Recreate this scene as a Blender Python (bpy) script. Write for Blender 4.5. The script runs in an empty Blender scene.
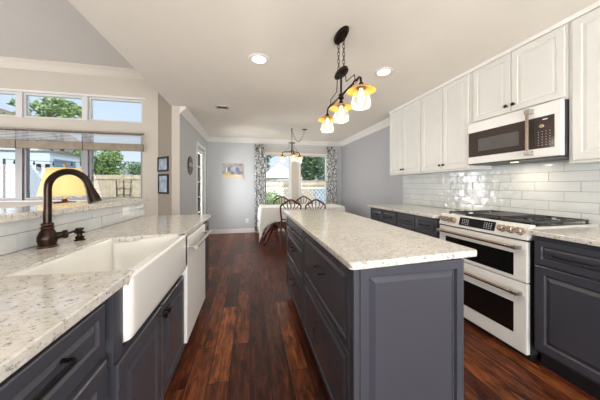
import bpy, bmesh, math, random
from mathutils import Vector, Matrix
PI = math.pi
random.seed(7)
C = bpy.context.scene.collection

# ------------------------------------------------------------------ camera, world, lights
H = 1.21                      # eye height
F_PX = 235.0                  # focal length in pixels of a 600 px wide frame
cam_d = bpy.data.cameras.new('camera'); cam = bpy.data.objects.new('camera', cam_d); C.objects.link(cam)
cam_d.sensor_width = 36; cam_d.lens = 36 * F_PX / 600
cam_d.shift_y = -14 / 600
cam.location = (0, 0, H)
cam.rotation_euler = (PI / 2, 0, -math.atan(50 / F_PX))
cam_d.clip_start = 0.02; cam_d.clip_end = 300
bpy.context.scene.camera = cam

sc = bpy.context.scene
sc.view_settings.view_transform = 'Standard'
sc.view_settings.look = 'None'
sc.view_settings.gamma = 1
sc.view_settings.exposure = 0.14
sc.view_settings.use_curve_mapping = False
sc.cycles.max_bounces = 10
sc.cycles.diffuse_bounces = 5
sc.cycles.transparent_max_bounces = 16
sc.cycles.use_denoising = True
sc.cycles.sample_clamp_indirect = 6

w = bpy.data.worlds.new('world'); sc.world = w; w.use_nodes = True
nt = w.node_tree; nt.nodes.clear()
wo = nt.nodes.new('ShaderNodeOutputWorld'); bg = nt.nodes.new('ShaderNodeBackground')
tc = nt.nodes.new('ShaderNodeTexCoord'); sx = nt.nodes.new('ShaderNodeSeparateXYZ'); cr = nt.nodes.new('ShaderNodeValToRGB')
nt.links.new(tc.outputs['Generated'], sx.inputs[0]); nt.links.new(sx.outputs['Z'], cr.inputs[0])
cr.color_ramp.elements[0].position = 0.0; cr.color_ramp.elements[0].color = (0.80, 0.90, 1.0, 1)
cr.color_ramp.elements[1].position = 0.7; cr.color_ramp.elements[1].color = (0.36, 0.62, 1.0, 1)
nt.links.new(cr.outputs[0], bg.inputs['Color']); bg.inputs['Strength'].default_value = 0.95
nt.links.new(bg.outputs[0], wo.inputs[0])

def light(kind, name, loc, energy, color=(1, 1, 1), rot=(0, 0, 0), **k):
    d = bpy.data.lights.new(name, kind); d.energy = energy; d.color = color
    for a, v in k.items(): setattr(d, a, v)
    o = bpy.data.objects.new(name, d); C.objects.link(o); o.location = loc; o.rotation_euler = rot
    return o
light('SUN', 'sun', (0, -10, 20), 3.2, (1, .95, .88), (math.radians(48), 0, math.radians(20)), angle=0.02)
# added fill lights out of view: behind the camera and along the family room side
light('AREA', 'fill_back', (0.6, -2.5, 1.3), 255, (.98, .985, .99), (PI / 2 + .6, 0, 0), shape='RECTANGLE', size=3.0, size_y=2.0)
light('AREA', 'fill_family_side', (-5.2, 1.2, 1.3), 190, (.95, .975, 1), (PI / 2 + .25, 0, -PI / 2), shape='RECTANGLE', size=4.2, size_y=2.0)
light('AREA', 'daylight_door', (-1.22, 5.56, 1.2), 40, (.95, .98, 1), (PI / 2, 0, -PI / 2), shape='RECTANGLE', size=.62, size_y=1.7)
light('AREA', 'skylight_dining', (1.25, 6.75, 2.75), 150, (.93, .97, 1), (math.radians(-50), 0, 0), shape='RECTANGLE', size=2.2, size_y=.8)
# recessed lamps (two in view, the rest of the grid behind the camera)
CANS = [(0.085, 2.31), (1.41, 2.29), (0.085, 0.3), (1.41, 0.3), (0.085, -1.3), (1.41, -1.3)]
for i, (x, y) in enumerate(CANS):
    light('SPOT', 'downlight', (x, y, 2.415), 15 if i < 2 else 5, (1, .95, .88), (0, 0, 0), spot_size=math.radians(150), spot_blend=1.0, shadow_soft_size=0.07)

# ------------------------------------------------------------------ materials
MATS = {}
def srgb(r, g, b):
    def f(c):
        c /= 255
        return c / 12.92 if c <= .04045 else ((c + .055) / 1.055) ** 2.4
    return (f(r), f(g), f(b), 1)
class N:
    def __init__(s, name):
        s.m = bpy.data.materials.new(name); s.m.use_nodes = True; s.t = s.m.node_tree
        s.b = s.t.nodes['Principled BSDF']; s.out = s.t.nodes['Material Output']; MATS[name] = s.m
    def n(s, kind, **k):
        x = s.t.nodes.new('ShaderNode' + kind)
        for a, v in k.items():
            if a in x.inputs: x.inputs[a].default_value = v
            else: setattr(x, a, v)
        return x
    def l(s, a, b): s.t.links.new(a, b)
    def coord(s, scale=(1, 1, 1), loc=(0, 0, 0), rot=(0, 0, 0)):
        t = s.n('TexCoord'); m = s.n('Mapping'); s.l(t.outputs['Object'], m.inputs[0])
        m.inputs['Scale'].default_value = scale; m.inputs['Location'].default_value = loc; m.inputs['Rotation'].default_value = rot
        return m.outputs[0]
    def noise(s, v, scale, detail=3, rough=.5):
        x = s.n('TexNoise'); x.inputs['Scale'].default_value = scale; x.inputs['Detail'].default_value = detail; x.inputs['Roughness'].default_value = rough
        s.l(v, x.inputs['Vector']); return x.outputs['Fac']
    def ramp(s, fac, stops):
        r = s.n('ValToRGB'); e = r.color_ramp.elements
        while len(e) < len(stops): e.new(.5)
        for i, (p, c) in enumerate(stops): e[i].position = p; e[i].color = c
        s.l(fac, r.inputs[0]); return r.outputs[0]
    def mix(s, fac, a, b, mode='MIX'):
        x = s.n('MixRGB', blend_type=mode)
        for i, v in ((0, fac), (1, a), (2, b)):
            if hasattr(v, 'links') or hasattr(v, 'is_linked'): s.l(v, x.inputs[i])
            else: x.inputs[i].default_value = v
        return x.outputs[0]
    def bump(s, h, strength, dist=.01):
        x = s.n('Bump'); x.inputs['Strength'].default_value = strength; x.inputs['Distance'].default_value = dist
        s.l(h, x.inputs['Height']); s.l(x.outputs[0], s.b.inputs['Normal'])
    def set(s, **k):
        for a, v in k.items():
            a = a.replace('_', ' ').replace('IOR', 'IOR')
            s.b.inputs[a].default_value = v
        return s
def plain(name, rgb, rough=.5, metal=0, var=.012, vscale=6, bump=0, **k):
    s = N(name); c = srgb(*rgb); s.set(Roughness=rough, Metallic=metal, **k)
    v = s.coord(); f = s.noise(v, vscale, 3)
    lo = tuple(x * (1 - var) for x in c[:3]) + (1,); hi = tuple(min(1, x * (1 + var)) for x in c[:3]) + (1,)
    s.l(s.ramp(f, [(.3, lo), (.7, hi)]), s.b.inputs['Base Color'])
    if bump:
        s.bump(s.noise(v, vscale * 12, 2), bump, .002)
    return s.m
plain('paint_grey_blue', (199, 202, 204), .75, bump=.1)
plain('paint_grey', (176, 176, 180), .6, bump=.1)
plain('paint_beige', (206, 198, 186), .8, bump=.1)
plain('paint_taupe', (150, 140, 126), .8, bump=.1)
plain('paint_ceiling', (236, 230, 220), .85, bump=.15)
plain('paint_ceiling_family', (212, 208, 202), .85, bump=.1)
plain('paint_trim', (236, 234, 230), .4)
plain('paint_trim_warm', (216, 208, 195), .5)
plain('cabinet_white', (221, 220, 215), .38, var=.02)
plain('cabinet_slate', (66, 67, 75), .27, var=.03, vscale=3)
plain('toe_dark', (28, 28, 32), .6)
plain('fireclay', (240, 239, 234), .16, var=.015, vscale=3)
plain('appliance_white', (236, 235, 231), .3, var=.01)
plain('appliance_side', (60, 60, 62), .4)
plain('steel_brushed', (200, 196, 190), .28, 1)
plain('brushed_bronze', (196, 178, 162), .25, 1)
plain('oven_glass', (20, 18, 18), .08, var=.1)
plain('smoke_glass', (66, 56, 52), .1, var=.05)
plain('smoke_window', (96, 92, 90), .15, var=.05)
plain('cast_iron', (74, 74, 76), .55, .3, bump=.3)
plain('cooktop_black', (30, 30, 32), .2)
plain('oil_bronze', (54, 42, 36), .3, .85, var=.25, vscale=20)
plain('bronze_edge', (120, 78, 58), .35, .8)
plain('black_metal', (22, 22, 24), .35, .6)
plain('outlet_plastic', (240, 240, 238), .35)
plain('outlet_dark', (60, 60, 60), .5)
plain('grout', (150, 149, 146), .8)
plain('mahogany', (92, 40, 26), .3, var=.3, vscale=14)
plain('dark_upholstery', (70, 52, 46), .85, var=.2, vscale=20)
plain('linen', (240, 238, 232), .85, var=.02, vscale=10)
plain('aluminium_frame', (150, 148, 150), .4, .2)
plain('window_white', (222, 222, 222), .45)
plain('blind_white', (236, 238, 240), .5)
plain('blind_tan', (150, 136, 118), .6, var=.15, vscale=12)
plain('fence_wood', (206, 190, 165), .8, var=.15, vscale=5)
plain('siding_white', (226, 232, 238), .6)
plain('shade_fittings_blue', (128, 146, 164), .6)
plain('roof_brown', (150, 130, 112), .8, var=.15, vscale=8)
plain('trunk', (86, 70, 56), .9, var=.2)
plain('canopy_white', (240, 240, 242), .7)
plain('tarp_blue', (120, 154, 186), .6, var=.25, vscale=4)
plain('paver', (170, 160, 148), .85, var=.1, vscale=4)
plain('vent_white', (196, 190, 182), .5)
plain('vent_dark', (80, 74, 68), .7)
plain('ceramic_red', (92, 34, 22), .3)
plain('gold', (200, 160, 80), .3, .8)
plain('print_cream', (214, 198, 176), .7)
plain('knob_dark', (50, 44, 40), .3, .7)
plain('rod_white', (214, 210, 206), .4)
plain('door_glow', (236, 238, 240), .5)

def lawn():
    s = N('lawn'); v = s.coord()
    s.l(s.ramp(s.noise(v, 3, 5), [(.3, srgb(70, 96, 50)), (.7, srgb(126, 146, 84))]), s.b.inputs['Base Color']); s.set(Roughness=.9)
lawn()
def leaf(name, a, b):
    s = N(name); v = s.coord()
    s.l(s.ramp(s.noise(v, 6, 3), [(.35, srgb(*a)), (.65, srgb(*b))]), s.b.inputs['Base Color']); s.set(Roughness=.6)
leaf('leaf_dark', (74, 104, 70), (140, 166, 120)); leaf('leaf_light', (96, 130, 66), (176, 198, 128)); leaf('leaf_blue', (96, 124, 108), (170, 192, 170))

def glass(name, tint=(1, 1, 1, 1), gloss=.08, rough=.0):
    s = N(name); s.t.nodes.remove(s.b)
    tr = s.n('BsdfTransparent'); tr.inputs[0].default_value = tint
    gl = s.n('BsdfGlossy'); gl.inputs['Roughness'].default_value = rough
    lw = s.n('LayerWeight'); lw.inputs[0].default_value = gloss * 3
    mx = s.n('MixShader'); s.l(lw.outputs['Fresnel'], mx.inputs[0]); s.l(tr.outputs[0], mx.inputs[1]); s.l(gl.outputs[0], mx.inputs[2])
    s.l(mx.outputs[0], s.out.inputs[0])
glass('pane')
def jar():
    s = N('jar_glass'); s.t.nodes.remove(s.b)
    tr = s.n('BsdfTransparent'); tl = s.n('BsdfTranslucent'); tl.inputs[0].default_value = (.95, .93, .88, 1); gl = s.n('BsdfGlossy'); gl.inputs['Roughness'].default_value = .08
    df = s.n('BsdfDiffuse'); df.inputs[0].default_value = (.95, .94, .9, 1)
    lw = s.n('LayerWeight'); lw.inputs[0].default_value = .35
    q = s.n('MixShader'); q.inputs[0].default_value = .5; s.l(tl.outputs[0], q.inputs[1]); s.l(df.outputs[0], q.inputs[2])
    a = s.n('MixShader'); a.inputs[0].default_value = .15; s.l(q.outputs[0], a.inputs[1]); s.l(gl.outputs[0], a.inputs[2])
    mr = s.n('MapRange'); mr.inputs['To Min'].default_value = .015; mr.inputs['To Max'].default_value = .22; s.l(lw.outputs['Facing'], mr.inputs['Value'])
    b = s.n('MixShader'); s.l(mr.outputs[0], b.inputs[0]); s.l(tr.outputs[0], b.inputs[1]); s.l(a.outputs[0], b.inputs[2]); s.l(b.outputs[0], s.out.inputs[0])
jar()
def emit(name, rgb, strength):
    s = N(name); s.set(**{'Emission Color': srgb(*rgb), 'Emission Strength': strength}); s.b.inputs['Base Color'].default_value = srgb(*rgb)
emit('bulb', (255, 228, 180), 1.3); emit('can_lamp', (255, 246, 232), 5.0)
emit('surface_lamp', (255, 224, 170), 3.0); emit('panel_text', (200, 200, 205), .35); emit('panel_amber', (255, 190, 90), 1.2)
def amber(name, rgb, em):
    s = N(name); s.set(Roughness=.35, **{'Emission Color': srgb(*rgb), 'Emission Strength': em, 'Base Color': srgb(*rgb)})
amber('shade_amber', (190, 136, 56), .03); amber('shade_yellow', (236, 208, 140), .42)

def granite(name, base, mid, dark, brown, sc_=1.0):
    s = N(name); v = s.coord()
    a = s.noise(v, 26 * sc_, 8, .62); b = s.noise(v, 75 * sc_, 4, .6); c = s.noise(v, 9 * sc_, 6, .7); d = s.noise(s.coord(loc=(3, 7, 1)), 17 * sc_, 8, .68)
    col = s.ramp(c, [(.38, srgb(*mid)), (.60, srgb(*base))])
    m1 = s.ramp(a, [(.36, (1, 1, 1, 1)), (.44, (0, 0, 0, 1))]); col = s.mix(m1, col, srgb(*dark))
    m2 = s.ramp(d, [(.60, (0, 0, 0, 1)), (.68, (1, 1, 1, 1))]); col = s.mix(m2, col, srgb(*brown))
    m3 = s.ramp(b, [(.30, (1, 1, 1, 1)), (.38, (0, 0, 0, 1))]); col = s.mix(m3, col, srgb(*dark))
    s.l(col, s.b.inputs['Base Color']); s.set(Roughness=.12)
granite('granite', (222, 218, 210), (204, 199, 189), (140, 136, 130), (194, 184, 168), 2.6)

def wood_floor():
    s = N('wood_floor')
    t = s.n('TexCoord'); sp = s.n('SeparateXYZ'); s.l(t.outputs['Object'], sp.inputs[0])
    cb = s.n('CombineXYZ'); s.l(sp.outputs['Y'], cb.inputs['X']); s.l(sp.outputs['X'], cb.inputs['Y'])
    br = s.n('TexBrick'); s.l(cb.outputs[0], br.inputs['Vector'])
    br.offset = .37; br.offset_frequency = 2; br.squash = 1; br.squash_frequency = 2
    for k, v in (('Scale', 1), ('Mortar Size', .003), ('Mortar Smooth', .3), ('Bias', 0), ('Brick Width', .93), ('Row Height', .127)): br.inputs[k].default_value = v
    br.inputs['Color1'].default_value = (0, 0, 0, 1); br.inputs['Color2'].default_value = (1, 1, 1, 1); br.inputs['Mortar'].default_value = (.3, .3, .3, 1)
    base = s.ramp(br.outputs['Color'], [(0, srgb(62, 31, 22)), (.35, srgb(92, 48, 30)), (.65, srgb(102, 55, 34)), (1, srgb(136, 80, 46))])
    # grain is shifted from plank to plank
    ad = s.n('VectorMath', operation='ADD'); mp = s.n('Mapping'); mp.inputs['Scale'].default_value = (11, 1.6, 1)
    s.l(t.outputs['Object'], mp.inputs[0]); s.l(mp.outputs[0], ad.inputs[0])
    ml = s.n('VectorMath', operation='SCALE'); ml.inputs['Scale'].default_value = 17; s.l(br.outputs['Color'], ml.inputs[0]); s.l(ml.outputs[0], ad.inputs[1])
    g = s.noise(ad.outputs[0], 3.2, 6, .65)
    gm = s.ramp(g, [(.30, (.22, .18, .18, 1)), (.46, (.75, .72, .70, 1)), (.58, (1.3, 1.25, 1.2, 1)), (.70, (2.3, 2.2, 2.0, 1))])
    col = s.mix(1.0, base, gm, 'MULTIPLY')
    k = s.noise(s.coord((5, 1.6, 1)), 2.6, 4, .6)
    col = s.mix(s.ramp(k, [(.56, (0, 0, 0, 1)), (.66, (.8, .8, .8, 1))]), col, srgb(34, 16, 12))
    col = s.mix(br.outputs['Fac'], col, srgb(22, 11, 9))
    s.l(col, s.b.inputs['Base Color'])
    r = s.ramp(g, [(.3, (.3, .3, .3, 1)), (.7, (.42, .42, .42, 1))]); s.l(r, s.b.inputs['Roughness'])
    h = s.mix(.4, g, s.noise(s.coord((3, 1.5, 1)), 5, 2))
    h2 = s.mix(br.outputs['Fac'], h, (0, 0, 0, 1)); s.bump(h2, .5, .008); s.set(**{'Specular IOR Level': .25})
wood_floor()

def tile():
    s = N('glazed_tile'); v = s.coord()
    s.l(s.ramp(s.noise(v, 5, 2), [(.3, srgb(205, 209, 209)), (.7, srgb(216, 219, 218))]), s.b.inputs['Base Color'])
    s.set(Roughness=.05, **{'Coat Weight': .6, 'Coat Roughness': .04}); s.bump(s.noise(v, 15, 2), .8, .009)
tile()
def curtain():
    s = N('curtain_print'); v = s.coord((1, 1, .8))
    n = s.noise(v, 3.0, 2); ad = s.n('VectorMath', operation='ADD'); s.l(v, ad.inputs[0])
    sc2 = s.n('VectorMath', operation='SCALE'); sc2.inputs['Scale'].default_value = .25; s.l(n, sc2.inputs[0]); s.l(sc2.outputs[0], ad.inputs[1])
    vo = s.n('TexVoronoi'); vo.inputs['Scale'].default_value = 19; s.l(ad.outputs[0], vo.inputs['Vector'])
    m = s.ramp(vo.outputs['Distance'], [(.30, (1, 1, 1, 1)), (.36, (0, 0, 0, 1))])
    vo2 = s.n('TexVoronoi', feature='DISTANCE_TO_EDGE'); vo2.inputs['Scale'].default_value = 11; s.l(ad.outputs[0], vo2.inputs['Vector'])
    m2 = s.ramp(vo2.outputs['Distance'], [(.04, (1, 1, 1, 1)), (.07, (0, 0, 0, 1))])
    col = s.mix(m, srgb(232, 232, 230), srgb(112, 112, 122)); col = s.mix(m2, col, srgb(84, 86, 98))
    s.l(col, s.b.inputs['Base Color']); s.set(Roughness=.9)
curtain()
def art(name, stops, scale):
    s = N(name); v = s.coord(); s.l(s.ramp(s.noise(v, scale, 4), stops), s.b.inputs['Base Color']); s.set(Roughness=.4)
art('art_still', [(.35, srgb(96, 92, 106)), (.5, srgb(160, 150, 148)), (.65, srgb(190, 176, 164))], 9)
art('art_blue', [(.3, srgb(110, 130, 150)), (.6, srgb(186, 196, 206))], 7)
art('mosaic', [(.46, srgb(36, 34, 38)), (.56, srgb(90, 82, 80)), (.68, srgb(180, 170, 160))], 46)
def blindmat():
    s = N('lattice_screen'); s.b.inputs['Base Color'].default_value = srgb(214, 208, 196)
blindmat()

# ------------------------------------------------------------------ mesh helpers
class MB:
    def __init__(s): s.bm = bmesh.new()
    def box(s, x0, x1, y0, y1, z0, z1):
        v = [s.bm.verts.new(p) for p in ((x0, y0, z0), (x1, y0, z0), (x1, y1, z0), (x0, y1, z0), (x0, y0, z1), (x1, y0, z1), (x1, y1, z1), (x0, y1, z1))]
        for f in ((0, 3, 2, 1), (4, 5, 6, 7), (0, 1, 5, 4), (1, 2, 6, 5), (2, 3, 7, 6), (3, 0, 4, 7)): s.bm.faces.new([v[i] for i in f])
        return s
    def prism(s, pts, z0, z1):            # xy outline extruded in z
        a = [s.bm.verts.new((p[0], p[1], z0)) for p in pts]; b = [s.bm.verts.new((p[0], p[1], z1)) for p in pts]
        s.bm.faces.new(a[::-1]); s.bm.faces.new(b)
        for i in range(len(pts)): j = (i + 1) % len(pts); s.bm.faces.new((a[i], a[j], b[j], b[i]))
        return s
    def sweep(s, prof, p0, p1, up, out):  # 2-D profile (out, up) run from p0 to p1
        up = Vector(up); out = Vector(out)
        A = [s.bm.verts.new(Vector(p0) + out * a + up * b) for a, b in prof]; B = [s.bm.verts.new(Vector(p1) + out * a + up * b) for a, b in prof]
        n = len(prof)
        for i in range(n): j = (i + 1) % n; s.bm.faces.new((A[i], A[j], B[j], B[i]))
        s.bm.faces.new(A[::-1]); s.bm.faces.new(B); return s
    def tube(s, pts, r, seg=10, cap=True):
        pts = [Vector(p) for p in pts]; n = len(pts); rr = r if isinstance(r, (list, tuple)) else [r] * n
        rings = []; prev = None
        for i, p in enumerate(pts):
            d = (pts[min(i + 1, n - 1)] - pts[max(i - 1, 0)]).normalized()
            if prev is None:
                a = Vector((0, 0, 1)) if abs(d.z) < .9 else Vector((1, 0, 0)); u = d.cross(a).normalized()
            else:
                u = (prev - d * prev.dot(d)).normalized()
            prev = u; v = d.cross(u)
            rings.append([s.bm.verts.new(p + (u * math.cos(2 * PI * k / seg) + v * math.sin(2 * PI * k / seg)) * rr[i]) for k in range(seg)])
        for a, b in zip(rings, rings[1:]):
            for k in range(seg): s.bm.faces.new((a[k], a[(k + 1) % seg], b[(k + 1) % seg], b[k]))
        if cap: s.bm.faces.new(rings[0][::-1]); s.bm.faces.new(rings[-1])
        return s
    def lathe(s, prof, c=(0, 0, 0), seg=24, axis='z', cap=True):
        c = Vector(c); rings = []
        for r, h in prof:
            ring = []
            for k in range(seg):
                a = 2 * PI * k / seg; x, y = r * math.cos(a), r * math.sin(a)
                p = {'z': (x, y, h), 'x': (h, x, y), 'y': (x, h, y)}[axis]
                ring.append(s.bm.verts.new(c + Vector(p)))
            rings.append(ring)
        for a, b in zip(rings, rings[1:]):
            for k in range(seg): s.bm.faces.new((a[k], a[(k + 1) % seg], b[(k + 1) % seg], b[k]))
        if cap:
            s.bm.faces.new(rings[0][::-1]); s.bm.faces.new(rings[-1])
        return s
    def torus(s, c, R, r, rot=None, seg=12, seg2=6, sx=1, sy=1):
        M = rot or Matrix.Identity(3); c = Vector(c); g = []
        for i in range(seg):
            a = 2 * PI * i / seg; ctr = Vector((R * sx * math.cos(a), R * sy * math.sin(a), 0)); d = Vector((math.cos(a), math.sin(a), 0))
            g.append([s.bm.verts.new(c + M @ (ctr + d * r * math.cos(2 * PI * k / seg2) + Vector((0, 0, r * math.sin(2 * PI * k / seg2))))) for k in range(seg2)])
        for i in range(seg):
            a, b = g[i], g[(i + 1) % seg]
            for k in range(seg2): s.bm.faces.new((a[k], a[(k + 1) % seg2], b[(k + 1) % seg2], b[k]))
        return s
    def panel(s, o, u, n, w, h, rings):
        """a rectangular front: o lower corner, u across, z up, n outward; rings = [(inset, height)]"""
        o = Vector(o); u = Vector(u); n = Vector(n); z = Vector((0, 0, 1)); R = []
        for ins, d in rings:
            R.append([s.bm.verts.new(o + u * a + z * b + n * d) for a, b in ((ins, ins), (w - ins, ins), (w - ins, h - ins), (ins, h - ins))])
        for a, b in zip(R, R[1:]):
            for k in range(4): s.bm.faces.new((a[k], a[(k + 1) % 4], b[(k + 1) % 4], b[k]))
        s.bm.faces.new(R[0][::-1]); s.bm.faces.new(R[-1]); return s
    def sphere(s, c, r, seg=12):
        return s.lathe([(r * math.sin(PI * i / seg) + 1e-5, -r * math.cos(PI * i / seg)) for i in range(seg + 1)], c, seg)
    def build(s, name, mat, parent=None, smooth=False, bevel=0, base=None):
        bm = s.bm; bmesh.ops.recalc_face_normals(bm, faces=bm.faces)
        loc = Vector((0, 0, 0))
        if parent is not None: loc = Vector(parent['_base']) if '_base' in parent else Vector((0, 0, 0))
        elif base is not None: loc = Vector(base)
        if loc.length: bmesh.ops.translate(bm, verts=bm.verts, vec=-loc)
        me = bpy.data.meshes.new(name); bm.to_mesh(me); bm.free()
        if smooth:
            for p in me.polygons: p.use_smooth = True
            try: me.set_sharp_from_angle(angle=math.radians(38))
            except Exception: pass
        o = bpy.data.objects.new(name, me); C.objects.link(o); me.materials.append(MATS[mat])
        if parent is not None:
            o.parent = parent; o['_base'] = tuple(loc)
        else: o.location = loc
        if bevel:
            b = o.modifiers.new('bevel', 'BEVEL'); b.width = bevel; b.segments = 2; b.limit_method = 'ANGLE'; b.angle_limit = math.radians(40)
        return o
def thing(name, label, cat, base=(0, 0, 0), group=None, local=False):
    o = bpy.data.objects.new(name, None); C.objects.link(o); o.location = base; o.empty_display_size = .05
    o['label'] = label; o['category'] = cat
    if group: o['group'] = group
    o['_base'] = (0, 0, 0) if local else tuple(base)
    return o
def tag(o, label, cat, group=None, kind=None):
    o['label'] = label; o['category'] = cat
    if group: o['group'] = group
    if kind: o['kind'] = kind
    return o
def struct(o): o['kind'] = 'structure'; return o
def dup(root, loc, rotz, label):
    r = root.copy(); C.objects.link(r); r.location = loc; r.rotation_euler = (0, 0, rotz); r['label'] = label
    for ch in list(root.children):
        c = ch.copy(); C.objects.link(c); c.parent = r
        for g in list(ch.children):
            d = g.copy(); C.objects.link(d); d.parent = c
    return r
def S(name, mat, *boxes, bevel=0):
    m = MB()
    for b in boxes: m.box(*b)
    return struct(m.build(name, mat, bevel=bevel))

# ------------------------------------------------------------------ the shell
RX, FY, LX, CZ = 2.54, 6.27, -1.06, 2.44
WY, HX, HC = 4.24, -1.18, 3.05
S('floor', 'wood_floor', (-5.3, RX + .1, -2.7, FY + .12, -.08, 0))
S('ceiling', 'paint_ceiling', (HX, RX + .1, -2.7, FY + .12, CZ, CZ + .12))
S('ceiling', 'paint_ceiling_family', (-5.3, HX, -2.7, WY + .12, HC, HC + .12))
S('wall_header', 'paint_beige', (HX, HX + .12, -2.7, 3.94, CZ + .12, HC + .12))
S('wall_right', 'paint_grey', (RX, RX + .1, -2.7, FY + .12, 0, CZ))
S('wall_back', 'paint_grey_blue', (HX, RX, -2.75, -2.62, 0, CZ))
S('wall_family_back', 'paint_beige', (-5.3, HX, -2.75, -2.62, 0, HC))
S('wall_family_side', 'paint_beige', (-5.42, -5.3, -2.75, WY + .12, 0, HC + .12))
# far wall with two window openings
W1, W2, WZ0, WZ1 = (0.40, 1.06), (1.335, 2.11), 0.45, 2.06
S('wall_far', 'paint_grey_blue', (LX, W1[0], FY, FY + .12, 0, CZ), (W1[0], W2[1], FY, FY + .12, 0, WZ0), (W1[0], W2[1], FY, FY + .12, WZ1, CZ), (W1[1], W2[0], FY, FY + .12, WZ0, WZ1), (W2[1], RX, FY, FY + .12, 0, CZ))
# left wall of the dining end, with the glazed door opening
DY0, DY1, DZ = 5.14, 5.98, 2.05
S('wall_left', 'paint_grey_blue', (LX - .11, LX, 3.94, DY0, 0, CZ), (LX - .11, LX, DY1, FY + .12, 0, CZ), (LX - .11, LX, DY0, DY1, DZ, CZ))
S('wall_end', 'paint_beige', (LX - .112, LX + .001, 3.925, 3.945, 0, CZ))
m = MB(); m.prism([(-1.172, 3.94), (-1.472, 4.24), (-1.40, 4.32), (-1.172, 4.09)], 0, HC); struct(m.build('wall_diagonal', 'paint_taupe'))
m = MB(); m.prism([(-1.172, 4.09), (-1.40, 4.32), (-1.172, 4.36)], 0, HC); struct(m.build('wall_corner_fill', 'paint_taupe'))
# window wall of the family room
FWX = [(-4.35, -3.358), (-3.294, -2.522), (-2.462, -1.70)]
TZ0, TZ1, LZ0, LZ1 = 2.225, 2.60, 1.0, 2.055
bx = [(-5.3, -4.42, WY, WY + .12, 0, HC), (-1.70, -1.40, WY, WY + .12, 0, HC), (-4.42, -1.70, WY, WY + .12, 0, LZ0), (-4.42, -1.70, WY, WY + .12, LZ1, TZ0), (-4.42, -1.70, WY, WY + .12, TZ1, HC)]
S('wall_window', 'paint_beige', *bx)
# half wall carrying the raised ledge
S('wall_half', 'paint_beige', (-1.17, -1.040, -2.6, 2.62, 0, 1.055))

# crown mouldings, baseboards
CR = [(0, 0), (.095, 0), (.095, -.015), (.055, -.05), (.02, -.09), (.015, -.11), (0, -.11)]
def crown(n, p0, p1, out, mat='paint_trim'): m = MB(); m.sweep(CR, p0, p1, (0, 0, 1), out); return struct(m.build('trim_%d' % n, mat))
crown(1, (LX, FY, CZ), (RX, FY, CZ), (0, -1, 0)); crown(2, (LX, 3.93, CZ), (LX, FY, CZ), (1, 0, 0)); crown(3, (RX, 3.52, CZ), (RX, FY, CZ), (-1, 0, 0))
m = MB(); m.sweep([(0, 0), (.10, 0), (.10, -.015), (.06, -.05), (.02, -.10), (0, -.12)], (-5.3, WY, HC), (-1.45, WY, HC), (0, 0, 1), (0, -1, 0)); struct(m.build('trim_4', 'paint_trim_warm'))
m = MB(); m.sweep([(0, 0), (.10, 0), (.10, -.015), (.06, -.05), (.02, -.10), (0, -.12)], (-1.472, 4.24, HC), (-1.172, 3.94, HC), (0, 0, 1), (-.707, -.707, 0)); struct(m.build('trim_5', 'paint_trim_warm'))
BB = [(0, 0), (.016, 0), (.016, .09), (.008, .105), (0, .105)]
for nm, p0, p1, out in (('baseboard_far', (LX, FY, 0), (RX, FY, 0), (0, -1, 0)), ('baseboard_left', (LX, 3.94, 0), (LX, DY0 - .07, 0), (1, 0, 0)), ('baseboard_right', (RX, 3.4, 0), (RX, FY, 0), (-1, 0, 0))):
    m = MB(); m.sweep(BB, p0, p1, (0, 0, 1), out); struct(m.build(nm, 'paint_trim'))

# windows
wn = [0]
def window(x0, x1, z0, z1, y, frame='aluminium_frame', rails=(), muntins=(), fw=.035, depth=.06):
    wn[0] += 1
    m = MB(); m.box(x0, x0 + fw, y, y + depth, z0, z1); m.box(x1 - fw, x1, y, y + depth, z0, z1); m.box(x0 + fw, x1 - fw, y, y + depth, z0, z0 + fw); m.box(x0 + fw, x1 - fw, y, y + depth, z1 - fw, z1)
    for z in rails: m.box(x0 + fw, x1 - fw, y - .005, y + depth - .01, z - .02, z + .02)
    for x in muntins: m.box(x - .008, x + .008, y + .015, y + .04, z0 + fw, z1 - fw)
    o = struct(m.build('window_%d' % wn[0], frame))
    g = MB(); g.box(x0 + fw, x1 - fw, y + .028, y + .032, z0 + fw, z1 - fw); p = g.build('pane', 'pane', o)
    return o
for x0, x1 in FWX: window(x0, x1, TZ0, TZ1, WY + .03, 'window_white', fw=.03)
for x0, x1 in FWX: window(x0, x1, LZ0, LZ1, WY + .03, 'aluminium_frame')
for x0, x1 in (W1, W2): window(x0, x1, WZ0, WZ1, FY + .03, 'window_white', rails=(1.345,), fw=.03)
# posts between the family room windows and sills
S('trim_6', 'aluminium_frame', (-3.358, -3.294, WY + .01, WY + .11, LZ0, LZ1), (-2.522, -2.462, WY + .01, WY + .11, LZ0, LZ1), (-4.42, -4.35, WY + .01, WY + .11, LZ0, LZ1))
S('trim_7', 'window_white', (-3.358, -3.294, WY + .01, WY + .11, TZ0, TZ1), (-2.522, -2.462, WY + .01, WY + .11, TZ0, TZ1), (-4.42, -4.35, WY + .01, WY + .11, TZ0, TZ1), bevel=.004)
S('trim_8', 'paint_trim', (-4.46, -1.66, WY - .012, WY, TZ1, TZ1 + .03), bevel=.003)
S('trim_9', 'paint_trim', (-4.46, -1.66, WY - .03, WY + .03, LZ0 - .025, LZ0), bevel=.004)
def casing(n, x0, x1, z0, z1, y, w_=.05, mat='paint_trim'):
    m = MB(); m.box(x0 - w_, x0, y - .015, y, z0 - w_, z1 + w_); m.box(x1, x1 + w_, y - .015, y, z0 - w_, z1 + w_); m.box(x0, x1, y - .015, y, z1, z1 + w_); m.box(x0 - .01, x1 + .01, y - .03, y, z0 - w_, z0)
    struct(m.build('trim_%d' % n, mat, bevel=.003))
casing(10, *W1, WZ0, WZ1, FY, .04); casing(11, *W2, WZ0, WZ1, FY, .04)
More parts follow.
